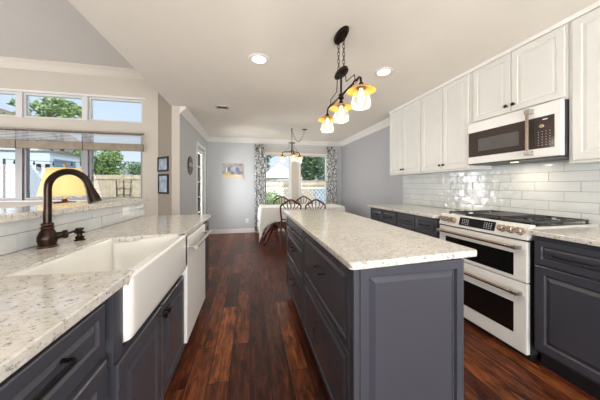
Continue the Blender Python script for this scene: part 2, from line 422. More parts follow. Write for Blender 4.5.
S('trim_12', 'paint_beige', (W1[1] + .041, W2[0] - .041, FY - .01, FY, WZ0, WZ1 + .13), (W1[0] - .05, W2[1] + .05, FY - .012, FY, WZ1 + .041, WZ1 + .13))
# glazed door in the left wall
m = MB(); m.box(LX - .08, LX - .04, DY0, DY0 + .10, 0.01, DZ); m.box(LX - .08, LX - .04, DY1 - .10, DY1, 0.01, DZ); m.box(LX - .08, LX - .04, DY0 + .10, DY1 - .10, .01, .25); m.box(LX - .08, LX - .04, DY0 + .10, DY1 - .10, DZ - .11, DZ)
for z in (.62, .96, 1.30, 1.64): m.box(LX - .07, LX - .05, DY0 + .10, DY1 - .10, z - .01, z + .01)
d1 = struct(m.build('door_1', 'paint_trim', bevel=.003))
MB().box(LX - .062, LX - .058, DY0 + .10, DY1 - .10, .25, DZ - .11).build('pane', 'pane', d1)
MB().lathe([(.008, 0), (.008, .03), (.026, .035), (.028, .055), (.014, .07), (.002, .072)], (LX - .04, DY0 + .05, .95), 14, 'x').build('door_knob', 'knob_dark', d1, smooth=True)
MB().lathe([(.016, 0), (.016, .012), (.010, .016), (.002, .017)], (LX - .04, DY0 + .05, 1.08), 12, 'x').build('deadbolt', 'knob_dark', d1, smooth=True)
m = MB(); m.box(LX, LX + .015, DY0 - .07, DY0, 0, DZ + .07); m.box(LX, LX + .015, DY1, DY1 + .07, 0, DZ + .07); m.box(LX, LX + .015, DY0, DY1, DZ, DZ + .07); struct(m.build('trim_13', 'paint_trim', bevel=.003))

# ------------------------------------------------------------------ cabinetry
DOOR = lambda t=.02, fr=.05: [(0, 0), (0, t - .004), (.004, t), (fr, t), (fr + .008, t - .009), (fr + .014, t - .009), (fr + .034, t + .001)]
DRAW = lambda t=.02, fr=.022: [(0, 0), (0, t - .003), (.003, t), (fr, t), (fr + .005, t - .007), (fr + .009, t - .007), (fr + .02, t)]
SLAB = lambda t=.02: [(0, 0), (0, t - .008), (.012, t - .004), (.016, t), (.018, t)]
def knob(parent, p, n, mat='knob_dark'):
    p = Vector(p); n = Vector(n); ax = 'x' if abs(n.x) > .5 else 'y'; sg = n.x if ax == 'x' else n.y
    MB().lathe([(.006, 0), (.005, .010 * sg), (.007, .014 * sg), (.014, .018 * sg), (.0155, .024 * sg), (.010, .029 * sg), (.001, .030 * sg)], p, 14, ax).build('knob', mat, parent, smooth=True)
def pull(parent, c, u, n, L=.14, vertical=False):
    c = Vector(c); u = Vector((0, 0, 1)) if vertical else Vector(u); n = Vector(n); m = MB(); a = c - u * L / 2; b = c + u * L / 2
    m.tube([a, a + n * .022, a + n * .028 + u * .006, b + n * .028 - u * .006, b + n * .022, b], .0055, 8)
    m.build('handle', 'black_metal', parent, smooth=True)
def front(parent, name, o, u, n, w, h, rings, mat):
    return MB().panel(o, u, n, w, h, rings).build(name, mat, parent)

SL = 'cabinet_slate'; WH = 'cabinet_white'
# --- left run (faces +x).  door planes at x=-0.44..-0.42
LF = -.422
def left_cab(name, label, y0, y1, ztop=.885, zt=.2):
    t = thing(name, label, 'cabinet', (-.73, (y0 + y1) / 2, 0), None)
    MB().box(-1.03, LF, y0, y1, zt - .02, ztop).build('body', SL, t)
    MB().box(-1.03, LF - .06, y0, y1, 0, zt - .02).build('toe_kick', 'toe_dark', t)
    return t
t = left_cab('base_cabinet', 'dark slate base cabinet with a drawer over doors, nearest on the left under the granite', -.3, .805)
f = front(t, 'drawer', (LF, .07, .745), (0, 1, 0), (1, 0, 0), .70, .13, DRAW(.02, .03), SL); pull(f, (LF + .02, .46, .828), (0, 1, 0), (1, 0, 0), .30)
f = front(t, 'door', (LF, .07, .2), (0, 1, 0), (1, 0, 0), .35, .51, DOOR(), SL); f = front(t, 'door', (LF, .43, .2), (0, 1, 0), (1, 0, 0), .35, .51, DOOR(), SL)
t = thing('base_cabinet', 'dark slate two-door cabinet directly under the white farmhouse sink', 'cabinet', (-.73, 1.2, 0))
MB().box(-1.03, LF, .807, 1.585, .18, .665).build('body', SL, t); MB().box(-1.03, LF - .06, .807, 1.585, 0, .18).build('toe_kick', 'toe_dark', t)
MB().box(LF - .02, LF + .018, .812, .867, .665, .884).build('face_frame', SL, t)
for i, y in enumerate((.83, 1.207)):
    f = front(t, 'door', (LF, y, .2), (0, 1, 0), (1, 0, 0), .37, .455, DOOR(.022, .05), SL); knob(f, (LF + .022, (1.188, 1.237)[i], .615), (1, 0, 0))
t = left_cab('base_cabinet', 'narrow dark slate end cabinet beyond the white dishwasher, left run', 2.23, 2.5)
front(t, 'door', (LF, 2.24, .2), (0, 1, 0), (1, 0, 0), .25, .66, DOOR(.018, .04), SL)
# dishwasher
t = thing('dishwasher', 'white dishwasher with a steel bar handle beside the farmhouse sink', 'dishwasher', (-.73, 1.9, 0))
MB().box(-1.0, -.43, 1.60, 2.215, .121, .88).build('body', 'appliance_side', t)
MB().box(-.43, -.388, 1.60, 2.215, .215, .875).build('door', 'appliance_white', t, bevel=.006)
MB().box(-1.0, -.47, 1.60, 2.215, 0, .12).build('kick_plate', 'toe_dark', t)
m = MB(); m.tube([(-.388, 1.645, .815), (-.345, 1.645, .815)], .009, 10); m.tube([(-.388, 2.17, .815), (-.345, 2.17, .815)], .009, 10); m.tube([(-.34, 1.62, .815), (-.34, 2.20, .815)], .012, 14); m.build('handle', 'steel_brushed', t, smooth=True)

# left countertop with the sink cut-out
OUT = [(-1.033, -2.0), (-.40, -2.0), (-.40, .935), (-.801, .955), (-.801, 1.53), (-.40, 1.595), (-.40, 2.58), (-1.033, 2.64)]
m = MB(); m.prism(OUT, .885, .915)
tag(m.build('countertop', 'granite', bevel=.004, base=(-.7, .8, .885)), 'long speckled granite countertop around the farmhouse sink, left side', 'countertop')
# tiles: one mesh of slightly uneven glazed tiles with grout behind
def tiles(x, sgn, y0, y1, z0, z1, rowh, length, phase, mat='glazed_tile', tilt=.010, skip=None):
    m = MB(); r = 0; z = z0; rnd = random.Random(3)
    while z < z1 - .004:
        zt = min(z + rowh, z1); y = y0 - ((r * length / 3 + phase) % length)
        while y < y1:
            a, b = max(y, y0) + .002, min(y + length, y1) - .002
            if b - a > .01:
                n = 7; nz = 3; tx = rnd.gauss(0, tilt); tz = rnd.gauss(0, tilt); base = .008
                g = []
                ny = max(2, int(n * (b - a) / length) + 1)
                for i in range(ny + 1):
                    row = []
                    for j in range(nz + 1):
                        yy = a + (b - a) * i / ny; zz = z + .002 + (zt - z - .004) * j / nz
                        edge = i in (0, ny) or j in (0, nz)
                        d = base + (yy - (a + b) / 2) * tx + (zz - (z + zt) / 2) * tz - (.0012 if edge else 0) + (0 if edge else rnd.gauss(0, .00025))
                        row.append(m.bm.verts.new((x + sgn * d, yy, zz)))
                    g.append(row)
                for i in range(ny):
                    for j in range(nz): m.bm.faces.new((g[i][j], g[i + 1][j], g[i + 1][j + 1], g[i][j + 1]))
                per = [g[i][0] for i in range(ny + 1)] + [g[ny][j] for j in range(1, nz + 1)] + [g[i][nz] for i in range(ny - 1, -1, -1)] + [g[0][j] for j in range(nz - 1, 0, -1)]
                bk = [m.bm.verts.new((x, v.co.y, v.co.z)) for v in per]
                for i in range(len(per)): j = (i + 1) % len(per); m.bm.faces.new((per[i], per[j], bk[j], bk[i]))
            y += length
        z += rowh; r += 1
    return m
o = tiles(-1.033, 1, -2.0, 2.62, .916, 1.054, .080, .305, .05, tilt=.006)
t = thing('tile_backsplash', 'short white glazed tile backsplash below the raised granite ledge, left side', 'backsplash', (-1.03, .3, .915))
o.build('tiles', 'glazed_tile', t, smooth=True); MB().box(-1.035, -1.030, -2.0, 2.62, .916, 1.054).build('grout', 'grout', t)
m = MB(); m.prism([(-1.30, -2.0), (-.995, -2.0), (-.995, 2.66), (-1.02, 2.69), (-1.30, 2.69)], 1.055, 1.09)
tag(m.build('ledge_slab', 'granite', bevel=.006, base=(-1.14, .3, 1.055)), 'raised granite bar ledge running along the top of the low tiled wall', 'ledge')

# farmhouse sink
t = thing('farmhouse_sink', 'white fireclay apron-front farmhouse sink set into the left counter', 'sink', (-.58, 1.21, .66))
sx0, sx1, sy0, sy1, zb, zt = -.800, -.384, .868, 1.588, .686, .912
m = MB()
def ring(x0, x1, y0, y1, z, r, n=6):
    pts = []
    for cx, cy, a0 in ((x1 - r, y1 - r, 0), (x0 + r, y1 - r, 90), (x0 + r, y0 + r, 180), (x1 - r, y0 + r, 270)):
        for i in range(n + 1):
            a = math.radians(a0 + 90 * i / n); pts.append((cx + r * math.cos(a), cy + r * math.sin(a), z))
        if a0 == 90: pts += [(x0, y, z) for y in (1.526, 1.520, .965, .958)]
        if a0 == 270: pts += [(x1, y, z) for y in (.938, .944, 1.585)]
    return [m.bm.verts.new(p) for p in pts]
L = [ring(sx0 + .03, sx1 - .03, sy0 + .03, sy1 - .03, zb, .02), ring(sx0 + .008, sx1 - .008, sy0 + .008, sy1 - .008, zb + .008, .03), ring(sx0, sx1, sy0, sy1, zb + .035, .036), ring(sx0, sx1, sy0, sy1, zt - .008, .034), ring(sx0 + .006, sx1 - .007, sy0 + .006, sy1 - .006, zt, .032),
     ring(sx0 + .03, sx1 - .036, sy0 + .03, sy1 - .03, zt, .03), ring(sx0 + .034, sx1 - .042, sy0 + .034, sy1 - .034, zt - .008, .03), ring(sx0 + .045, sx1 - .05, sy0 + .045, sy1 - .045, zb + .05, .04), ring(sx0 + .08, sx1 - .08, sy0 + .08, sy1 - .08, zb + .02, .03)]
for a, b in zip(L, L[1:]):
    for k in range(len(a)): m.bm.faces.new((a[k], a[(k + 1) % len(a)], b[(k + 1) % len(a)], b[k]))
m.bm.faces.new(L[0][::-1]); m.bm.faces.new(L[-1])
for v in m.bm.verts:
    lo = .94 + .02 * max(0, (-.40 - v.co.x)) / .4; hi = 1.595 - .065 * max(0, (-.40 - v.co.x)) / .4
    if v.co.z > .87 and v.co.x < -.392 and not (lo <= v.co.y <= hi - .006): v.co.z -= .029
m.build('basin', 'fireclay', t, smooth=True)
MB().lathe([(.045, 0), (.045, .003), (.03, .004), (.028, .001), (.001, .001)], (-.585, 1.22, zb + .021), 20).build('drain', 'steel_brushed', t, smooth=True)

# faucet
fx, fy = -.958, 1.366
t = thing('faucet', 'oil-rubbed bronze gooseneck faucet with pull-down spray head at the sink', 'faucet', (fx, fy, .915))
MB().lathe([(.036, 0), (.036, .006), (.032, .010), (.033, .018), (.037, .035), (.036, .055), (.028, .075), (.022, .086), (.0245, .09), (.0245, .097), (.020, .10), (.022, .106), (.022, .114), (.016, .118)], (fx, fy, .915), 28).build('base', 'oil_bronze', t, smooth=True)
for zc, rc in ((.922, .036), (1.008, .0245), (1.025, .0215)): MB().torus((fx, fy, zc), rc, .002, seg=28).build('collar', 'bronze_edge', t, smooth=True)
R = .086; ax = math.radians(0)
pts = [(fx, fy, 1.02), (fx, fy, 1.10), (fx, fy, 1.17)] + [(fx + R - R * math.cos(PI * i / 14), fy, 1.195 + R * math.sin(PI * i / 14)) for i in range(0, 14)]
MB().tube(pts, .0155, 14).build('spout', 'oil_bronze', t, smooth=True)
e = Vector(pts[-1]); d = (Vector(pts[-1]) - Vector(pts[-2])).normalized()
MB().tube([e - d * .004, e + d * .02, e + d * .03, e + d * .065, e + d * .09], [.0165, .0175, .020, .026, .027], 18).build('spray_head', 'oil_bronze', t, smooth=True)
m = MB(); m.tube([(fx + .02, fy + .01, .965), (fx + .045, fy + .03, .968)], [.018, .016], 14); m.tube([(fx + .045, fy + .03, .968), (fx + .055, fy + .04, .969)], [.021, .021], 14)
m.tube([(fx + .055, fy + .04, .969), (fx + .046, fy + .118, .972)], .006, 10); m.build('lever', 'oil_bronze', t, smooth=True)
px, py = -.906, 1.50
t = thing('soap_dispenser', 'small bronze spool-shaped soap dispenser just right of the faucet', 'soap dispenser', (px, py, .915))
MB().lathe([(.024, 0), (.024, .005), (.016, .009), (.020, .016), (.020, .021), (.012, .025), (.011, .036)], (px, py, .915), 20).build('flange', 'oil_bronze', t, smooth=True)
MB().lathe([(.012, .036), (.022, .04), (.023, .046), (.012, .05), (.012, .056), (.019, .059), (.019, .067), (.004, .069)], (px, py, .915), 20).build('pump', 'oil_bronze', t, smooth=True)

def outlet(name, c, n, u, w_, h_, label, cat='outlet', holes=2, horiz=False, grp=None):
    c = Vector(c); n = Vector(n); u = Vector(u); t = thing(name, label, cat, c - Vector((0, 0, h_ / 2)), grp)
    MB().panel(c - u * w_ / 2 - Vector((0, 0, h_ / 2)), u, n, w_, h_, [(0, 0), (0, .003), (.004, .006), (.006, .006)]).build('plate', 'outlet_plastic', t)
    for s_ in (-1, 1):
        q = c + (u * s_ * w_ * .22 if horiz else Vector((0, 0, s_ * h_ * .2)))
        a, b = (.030, .024) if not horiz else (.026, .03)
        k = MB().panel(q - u * a / 2 - Vector((0, 0, b / 2)), u, n, a, b, [(0, .005), (0, .008), (.002, .009), (.003, .009)]).build('socket', 'outlet_plastic', t)
        m = MB()
        for e_ in (-.006, .006):
            p = q + u * e_
            m.panel(p - u * .0012 - Vector((0, 0, .005)), u, n, .0024, .01, [(0, .0088), (0, .0095)])
        m.build('slots', 'outlet_dark', k)
outlet('wall_outlet', (-1.024, 2.25, 1.0), (1, 0, 0), (0, 1, 0), .115, .07, 'white horizontal outlet in the short tile backsplash on the left', horiz=True)
outlet('wall_outlet', (RX - .010, 2.24, 1.107), (-1, 0, 0), (0, 1, 0), .075, .118, 'white outlet in the glossy tile backsplash behind the range')
outlet('wall_outlet', (-.075, FY, .31), (0, -1, 0), (1, 0, 0), .075, .118, 'white outlet low on the far grey-blue wall above the baseboard')

# --- island
IX0, IX1, IY0, IY1 = .42, .93, .885, 2.63
t = thing('kitchen_island', 'slate-painted kitchen island with drawers and a pale granite top in mid room', 'island', ((IX0 + IX1) / 2, 1.75, 0))
MB().box(IX0, IX1, IY0, IY1, .1, .885).build('body', SL, t)
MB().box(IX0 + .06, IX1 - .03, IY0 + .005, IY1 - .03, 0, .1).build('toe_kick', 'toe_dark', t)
m = MB(); m.box(IX0 - .018, IX0 + .009, IY0 - .018, IY0 + .02, 0.03, .884); m.build('corner_post', SL, t, bevel=.004)
front(t, 'end_panel', (IX0 + .010, IY0, .05), (1, 0, 0), (0, -1, 0), IX1 - IX0 - .010, .834, [(0, 0), (0, .014), (.003, .017), (.038, .017), (.041, .004), (.046, .004), (.068, .018)], SL)
def drawer_x(y0, y1, z0, z1, par):
    f = front(par, 'drawer', (IX0, y0, z0), (0, 1, 0), (-1, 0, 0), y1 - y0, z1 - z0, [(0, 0), (0, .017), (.003, .02), (.03, .02), (.036, .012), (.042, .012), (.058, .0195)], SL)
    zc = (z0 + z1) / 2 + (.0 if z1 - z0 < .2 else .02); pull(f, (IX0 - .02, (y0 + y1) / 2, zc), (0, 1, 0), (-1, 0, 0), .135)
for z0, z1 in ((.525, .868), (.115, .512)): drawer_x(.91, 1.755, z0, z1, t)
for z0, z1 in ((.745, .868), (.445, .735), (.115, .435)): drawer_x(1.785, 2.61, z0, z1, t)
m = MB(); m.prism([(.372, .845), (.385, .832), (1.012, .880), (1.027, .893), (1.075, 2.87), (1.06, 2.885), (.40, 2.89), (.385, 2.875)], .887, .917)
m.build('granite_top', 'granite', t, bevel=.006)

# --- right run
RF = 1.865
def right_cab(label, y0, y1, parts, grp=None, cx=None):
    t = thing('base_cabinet', label, 'cabinet', (2.2, (y0 + y1) / 2, 0), grp)
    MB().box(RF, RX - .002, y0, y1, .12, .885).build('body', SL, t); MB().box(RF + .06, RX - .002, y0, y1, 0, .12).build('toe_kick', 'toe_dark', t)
    return t
t = right_cab('slate base cabinet with two drawers beside the range, left of the ovens', 2.015, 2.70, None)
t2 = right_cab('slate base cabinet with two drawers at the far end of the right run', 2.702, 3.385, None)
for q, ys in ((t, (2.03, 2.365)), (t2, (2.71, 3.045))):
    for y in ys:
        f = front(q, 'drawer', (RF, y, .705), (0, 1, 0), (-1, 0, 0), .325, .165, DRAW(.02, .03), SL); pull(f, (RF - .02, y + .163, .79), (0, 1, 0), (-1, 0, 0), .13)
        f = front(q, 'door', (RF, y, .14), (0, 1, 0), (-1, 0, 0), .325, .555, DOOR(), SL); pull(f, (RF - .02, y + .29, .60), (0, 1, 0), (-1, 0, 0), .13, True)
t = right_cab('slate base cabinet with one wide drawer and panelled door, right of the range', .55, 1.215, None)
f = front(t, 'drawer', (RF, .60, .70), (0, 1, 0), (-1, 0, 0), .60, .155, DRAW(.02, .035), SL); pull(f, (RF - .02, 1.0, .775), (0, 1, 0), (-1, 0, 0), .20)
f = front(t, 'door', (RF, .74, .14), (0, 1, 0), (-1, 0, 0), .46, .548, DOOR(), SL); pull(f, (RF - .02, .765, .56), (0, 1, 0), (-1, 0, 0), .13, True)
S('trim_14', 'mahogany', (RF + .02, RF + .04, .3, 1.2, 0, .018), bevel=.004)
m = MB(); m.prism([(1.84, 2.005), (RX - .012, 2.005), (RX - .012, 3.40), (1.80, 3.40), (1.80, 2.04)], .886, .916)
tag(m.build('countertop', 'granite', bevel=.004, base=(2.15, 2.7, .885)), 'granite countertop over the far right drawers, beyond the range', 'countertop')
m = MB(); m.prism([(1.82, .4), (RX - .012, .4), (RX - .012, 1.225), (1.82, 1.225)], .886, .916)
tag(m.build('countertop', 'granite', bevel=.004, base=(2.15, .8, .885)), 'granite countertop right of the range at the frame edge', 'countertop')
t = thing('tile_backsplash', 'glossy white handmade-look subway tile backsplash behind the range', 'backsplash', (RX, 2, .915))
tiles(RX - .002, -1, .3, 3.53, .917, 1.425, .0826, .305, .18, tilt=.007).build('tiles', 'glazed_tile', t, smooth=True)
MB().box(RX - .006, RX - .001, .3, 3.53, .917, 1.425).build('grout', 'grout', t)

# wall cabinets
UX = 2.282
def upper(label, y0, y1, z0, doors, body_z1=CZ - .002, ztop=2.395, grp='white wall cabinets'):
    t = thing('wall_cabinet', label, 'cabinet', (2.41, (y0 + y1) / 2, z0), grp)
    MB().box(UX, RX - .011, y0, y1, z0, body_z1).build('body', WH, t)
    for (a, b, kn) in doors:
        f = front(t, 'door', (UX, a, z0 + .018), (0, 1, 0), (-1, 0, 0), b - a, ztop - z0 - .018, [(0, 0), (0, .016), (.004, .02), (.048, .02), (.052, .0145), (.058, .0145), (.076, .0185)], WH)
        if kn is not None: knob(f, (UX - .02, kn, z0 + .075), (-1, 0, 0))
    return t
upper('white two-door wall cabinet farthest from the camera', 2.779, 3.52, 1.385, [(2.80, 3.150, 3.125), (3.156, 3.50, 3.18)])
upper('white two-door wall cabinet immediately left of the microwave', 2.032, 2.777, 1.385, [(2.065, 2.405, 2.38), (2.411, 2.76, 2.435)])
upper('short white two-door cabinet above the microwave', 1.274, 2.030, 1.85, [(1.285, 1.648, 1.62), (1.654, 2.012, 1.68)])
upper('tall white wall cabinet at the right frame edge, beside the microwave', .55, 1.270, 1.375, [(.88, 1.245, None), (.57, .872, None)])
S('trim_15', 'paint_trim', (UX - .018, UX, .55, 3.52, 2.405, CZ), bevel=.004)

# microwave
MX = 2.215
t = thing('microwave', 'white over-the-range microwave with dark glass door and bar handle', 'microwave', (2.38, 1.65, 1.43))
MB().box(MX + .035, RX - .012, 1.275, 2.025, 1.435, 1.846).build('body', 'appliance_side', t, bevel=.003)
MB().box(MX, MX + .035, 1.275, 2.025, 1.435, 1.846).build('door', 'appliance_white', t, bevel=.006)
MB().panel((MX, 1.44, 1.503), (0, 1, 0), (-1, 0, 0), .575, .245, [(0, 0), (0, .003), (.002, .004), (.004, .004)]).build('door_glass', 'smoke_glass', t)
MB().panel((MX - .004, 1.55, 1.553), (0, 1, 0), (-1, 0, 0), .36, .12, [(0, 0), (0, .0008), (.001, .001)]).build('window', 'smoke_window', t)
cp = MB().panel((MX, 1.315, 1.503), (0, 1, 0), (-1, 0, 0), .123, .245, [(0, 0), (0, .003), (.002, .004), (.004, .004)]).build('control_panel', 'smoke_glass', t)
m = MB()
for r in range(6):
    for c in range(4): m.box(MX - .0052, MX - .0040, 1.337 + c * .024, 1.343 + c * .024, 1.525 + r * .021, 1.5275 + r * .021)
m.build('button_marks', 'panel_text', cp)
MB().box(MX - .0052, MX - .004, 1.355, 1.385, 1.72, 1.727).build('clock', 'panel_text', cp)
MB().lathe([(.017, 0), (.017, -.012), (.014, -.016), (.001, -.0165)], (MX - .004, 1.385, 1.672), 20, 'x').build('dial', 'brushed_bronze', cp, smooth=True)
m = MB(); m.box(MX - .045, MX - .035, 1.455, 1.478, 1.48, 1.80); m.build('handle', 'brushed_bronze', t, bevel=.003)
for za, zc in ((1.785, 1.825), (1.455, 1.49)): MB().box(MX - .046, MX, 1.446, 1.487, za, zc).build('handle_mount', 'steel_brushed', t, bevel=.003)
m = MB(); m.box(MX + .005, RX - .02, 1.285, 2.02, 1.424, 1.436); m.build('underside', 'appliance_side', t)
for y in (1.66,):
    MB().box(MX + .09, MX + .12, y - .025, y + .025, 1.421, 1.4245).build('task_lamp', 'surface_lamp', t)
    light('AREA', 'microwave_task_lamp', (MX + .11, y, 1.418), 1.2, (1, .86, .66), (0, 0, 0), shape='RECTANGLE', size=.05, size_y=.08)

# range
GX = 1.84
y0, y1 = 1.238, 1.998
t = thing('range', 'white slide-in double-oven gas range with bronze knobs and black grates', 'range', (2.17, 1.62, 0))
MB().box(GX + .03, RX - .05, y0 + .004, y1 - .004, .05, .90).build('body', 'appliance_side', t, bevel=.003)
MB().box(GX + .06, RX - .1, y0 + .02, y1 - .02, 0, .05).build('plinth', 'toe_dark', t)
# cooktop deck overhanging the body
MB().box(GX + .05, RX - .014, y0, y1, .90, .926).build('cooktop', 'appliance_white', t, bevel=.004)
MB().box(GX + .085, RX - .06, y0 + .02, y1 - .02, .926, .930).build('burner_pan', 'cooktop_black', t)
m = MB(); m.sweep([(0, .835), (.018, .835), (.02, .86), (-.03, .935), (-.05, .94), (-.06, .90), (-.03, .86), (0, .84)], (GX, y0, 0), (GX, y1, 0), (0, 0, 1), (-1, 0, 0)); 
m = MB(); m.sweep([(0, .838), (0, .850), (.026, .940), (.075, .940), (.075, .838)], (GX, y0, 0), (GX, y1, 0), (0, 0, 1), (1, 0, 0)); m.build('control_fascia', 'appliance_white', t, bevel=.003)
nrm = Vector((-.09, 0, .026)).normalized(); upv = Vector((.026, 0, .09)).normalized()
cc = Vector((GX + .013, 0, .895))
m = MB(); a = cc - upv * .030 + nrm * .002; 
for (ya, yb, za, zb_, dd, nm, mt) in ((1.462, 1.775, -.036, .036, .004, 'display', 'oven_glass'),):
    m = MB(); P0 = cc + nrm * .000
    vs = []
    for k, dpt in enumerate((0, dd)):
        for (yy, uu) in ((ya, za), (yb, za), (yb, zb_), (ya, zb_)): vs.append(m.bm.verts.new(P0 + Vector((0, yy, 0)) + upv * uu + nrm * dpt))
    for f_ in ((0, 1, 2, 3), (4, 5, 6, 7), (0, 1, 5, 4), (1, 2, 6, 5), (2, 3, 7, 6), (3, 0, 4, 7)): m.bm.faces.new([vs[i] for i in f_])
    dsp = m.build(nm, mt, t)
for yb in (1.49, 1.69):
    m = MB()
    for r in range(4):
        for c in range(4):
            q = cc + nrm * .0046 + Vector((0, yb + c * .018, 0)) + upv * (-.021 + r * .013)
            vs = [m.bm.verts.new(q + Vector((0, a_, 0)) + upv * b_) for a_, b_ in ((-.004, -.002), (.004, -.002), (.004, .002), (-.004, .002))]; m.bm.faces.new(vs)
    m.build('display_marks', 'panel_text', dsp)
for y in (1.285, 1.345, 1.405, 1.835, 1.888, 1.94):
    p = cc + Vector((0, y, 0)) - upv * .002
    k = MB(); k.tube([p, p + nrm * .008, p + nrm * .009, p + nrm * .034, p + nrm * .038], [.027, .026, .023, .022, .018], 18); k.build('knob', 'brushed_bronze', t, smooth=True)
def oven(z0, z1, wz0, wz1, hz):
    d = MB().box(GX, GX + .032, y0 + .003, y1 - .003, z0, z1).build('oven_door', 'appliance_white', t, bevel=.006)
    MB().panel((GX, y0 + .085, wz0), (0, 1, 0), (-1, 0, 0), y1 - y0 - .165, wz1 - wz0, [(0, 0), (0, .002), (.002, .003), (.004, .003)]).build('oven_window', 'oven_glass', d)
    m = MB(); m.tube([(GX - .05, y0 + .05, hz), (GX - .05, y1 - .03, hz)], .0115, 14); m.build('handle', 'brushed_bronze', d, smooth=True)
    for yy in (y0 + .05, y1 - .05): MB().box(GX - .06, GX, yy - .022, yy + .022, hz - .013, hz + .013).build('handle_mount', 'steel_brushed', d, bevel=.004)
oven(.545, .826, .575, .735, .785)
oven(.055, .538, .17, .385, .468)
# grates: three cast-iron sections, burners
for i, (a, b) in enumerate(((1.262, 1.495), (1.50, 1.735), (1.74, 1.974))):
    m = MB(); xa, xb, zz = GX + .095, RX - .075, .948
    for yy in (a, b): m.box(xa, xb, yy - .006 if yy == b else yy, yy if yy == b else yy + .006, zz, zz + .012)
    for xx in (xa, (xa + xb) / 2 - .006, xb - .012): m.box(xx, xx + .012, a, b, zz, zz + .012)
    for xx in (xa + .13, xb - .15): 
        m.box(xx - .11, xx - .03, (a + b) / 2 - .005, (a + b) / 2 + .005, zz + .001, zz + .013); m.box(xx + .03, xx + .11, (a + b) / 2 - .005, (a + b) / 2 + .005, zz + .001, zz + .013)
        m.box(xx - .005, xx + .005, a, a + .075, zz + .001, zz + .013); m.box(xx - .005, xx + .005, b - .075, b, zz + .001, zz + .013)
    for xx in (xa, xb - .014):
        for yy in (a, b - .012): m.box(xx, xx + .014, yy, yy + .012, .928, zz)
    m.build('grate', 'cast_iron', t)
    for xx in (xa + .13, xb - .15):
        MB().lathe([(.045, 0), (.045, .006), (.03, .008), (.03, .014), (.001, .015)], (xx, (a + b) / 2, .930), 18).build('burner', 'cooktop_black', t, smooth=True)
m = MB(); m.box(GX + .12, RX - .2, 1.50, 1.735, .9615, .970); m.build('griddle', 'cast_iron', t, bevel=.003)

# ------------------------------------------------------------------ ceiling fixtures
for i, (x, y) in enumerate(CANS[:2]):
    t = thing('recessed_light', ('round recessed ceiling light above the walkway, left of the pendant', 'round recessed ceiling light near the white cabinets')[i], 'ceiling light', (x, y, CZ), 'recessed ceiling lights')
    MB().lathe([(.062, -.006), (.085, -.010), (.098, -.004), (.10, 0), (.062, 0)], (x, y, CZ), 32).build('trim_ring', 'paint_trim', t, smooth=True)
    MB().lathe([(.001, -.0075), (.064, -.0075), (.064, -.001)], (x, y, CZ), 32).build('lens', 'can_lamp', t)
t = thing('ceiling_vent', 'rectangular ceiling air vent above the far walkway', 'vent', (-.42, 3.83, CZ))
m = MB(); x0, x1, ya, yb = -.52, -.32, 3.75, 3.91
m.box(x0, x1, ya, ya + .025, CZ - .012, CZ); m.box(x0, x1, yb - .025, yb, CZ - .012, CZ); m.box(x0, x0 + .025, ya + .025, yb - .025, CZ - .012, CZ); m.box(x1 - .025, x1, ya + .025, yb - .025, CZ - .012, CZ); m.build('frame', 'vent_white', t)
MB().box(x0 + .025, x1 - .025, ya + .025, yb - .025, CZ - .003, CZ).build('backing', 'vent_dark', t)
m = MB()
for k in range(5): m.box(x0 + .025, x1 - .025, ya + .033 + k * .02, ya + .037 + k * .02, CZ - .011, CZ - .003)
m.build('slats', 'vent_dark', t)

def chain(m, p0, p1, n, R=.016):
    p0 = Vector(p0); p1 = Vector(p1); d = (p1 - p0).normalized(); q = Vector((0, 0, 1)).rotation_difference(d).to_matrix()
    for i in range(n):
        c = p0 + (p1 - p0) * (i + .5) / n
        rot = q @ Matrix.Rotation(PI / 2 * (i % 2), 3, 'Z') @ Matrix.Rotation(PI / 2, 3, 'X')
        m.torus(c, R, .0028, rot, 10, 5, .62, (p1 - p0).length / n * .62 / R)
def jar_light(t, x, y, ztop, mat_brim='shade_amber', s=1.0):
    """cap, amber brim, clear jar and glowing bulb hanging with the cap top at ztop"""
    MB().lathe([(.008, .0), (.013 * s, -.005), (.02 * s, -.02 * s), (.034 * s, -.032 * s), (.034 * s, -.042 * s)], (x, y, ztop), 20).build('cap', 'oil_bronze', t, smooth=True)
    MB().lathe([(.03 * s, -.034 * s), (.06 * s, -.040 * s), (.090 * s, -.055 * s), (.094 * s, -.062 * s), (.088 * s, -.060 * s), (.058 * s, -.046 * s), (.03 * s, -.040 * s)], (x, y, ztop), 28, cap=False).build('brim_shade', mat_brim, t, smooth=True)
    MB().lathe([(.040 * s, -.044 * s), (.048 * s, -.07 * s), (.060 * s, -.13 * s), (.062 * s, -.155 * s), (.052 * s, -.174 * s), (.03 * s, -.178 * s), (.001, -.179 * s)], (x, y, ztop), 28, cap=False).build('glass_jar', 'jar_glass', t, smooth=True)
    MB().lathe([(.012 * s, -.045 * s), (.014 * s, -.06 * s), (.022 * s, -.085 * s), (.024 * s, -.12 * s), (.014 * s, -.145 * s), (.001, -.15 * s)], (x, y, ztop), 16).build('bulb', 'bulb', t, smooth=True)
    light('POINT', 'filament', (x, y, ztop - .165 * s), 3.6 * s, (1, .87, .68), shadow_soft_size=.02)
PX, PY = .725, 1.80
t = thing('pendant_light', 'bronze three-jar island pendant with amber brims hanging on two chains', 'pendant light', (PX, PY, 1.7))
def oval(cx, cy, z0, z1, a, b, m):
    pts = [(cx + a * math.cos(2 * PI * k / 28), cy + b * math.sin(2 * PI * k / 28)) for k in range(28)]; m.prism(pts, z0, z1)
m = MB(); oval(PX, PY, CZ - .006, CZ, .048, .115, m); oval(PX, PY, CZ - .022, CZ - .006, .042, .105, m); m.build('canopy', 'oil_bronze', t, bevel=.003)
for dy in (-.055, .055):
    m = MB(); chain(m, (PX, PY + dy, CZ - .02), (PX, PY + dy, 2.145), 9); m.build('chain', 'oil_bronze', t, smooth=True)
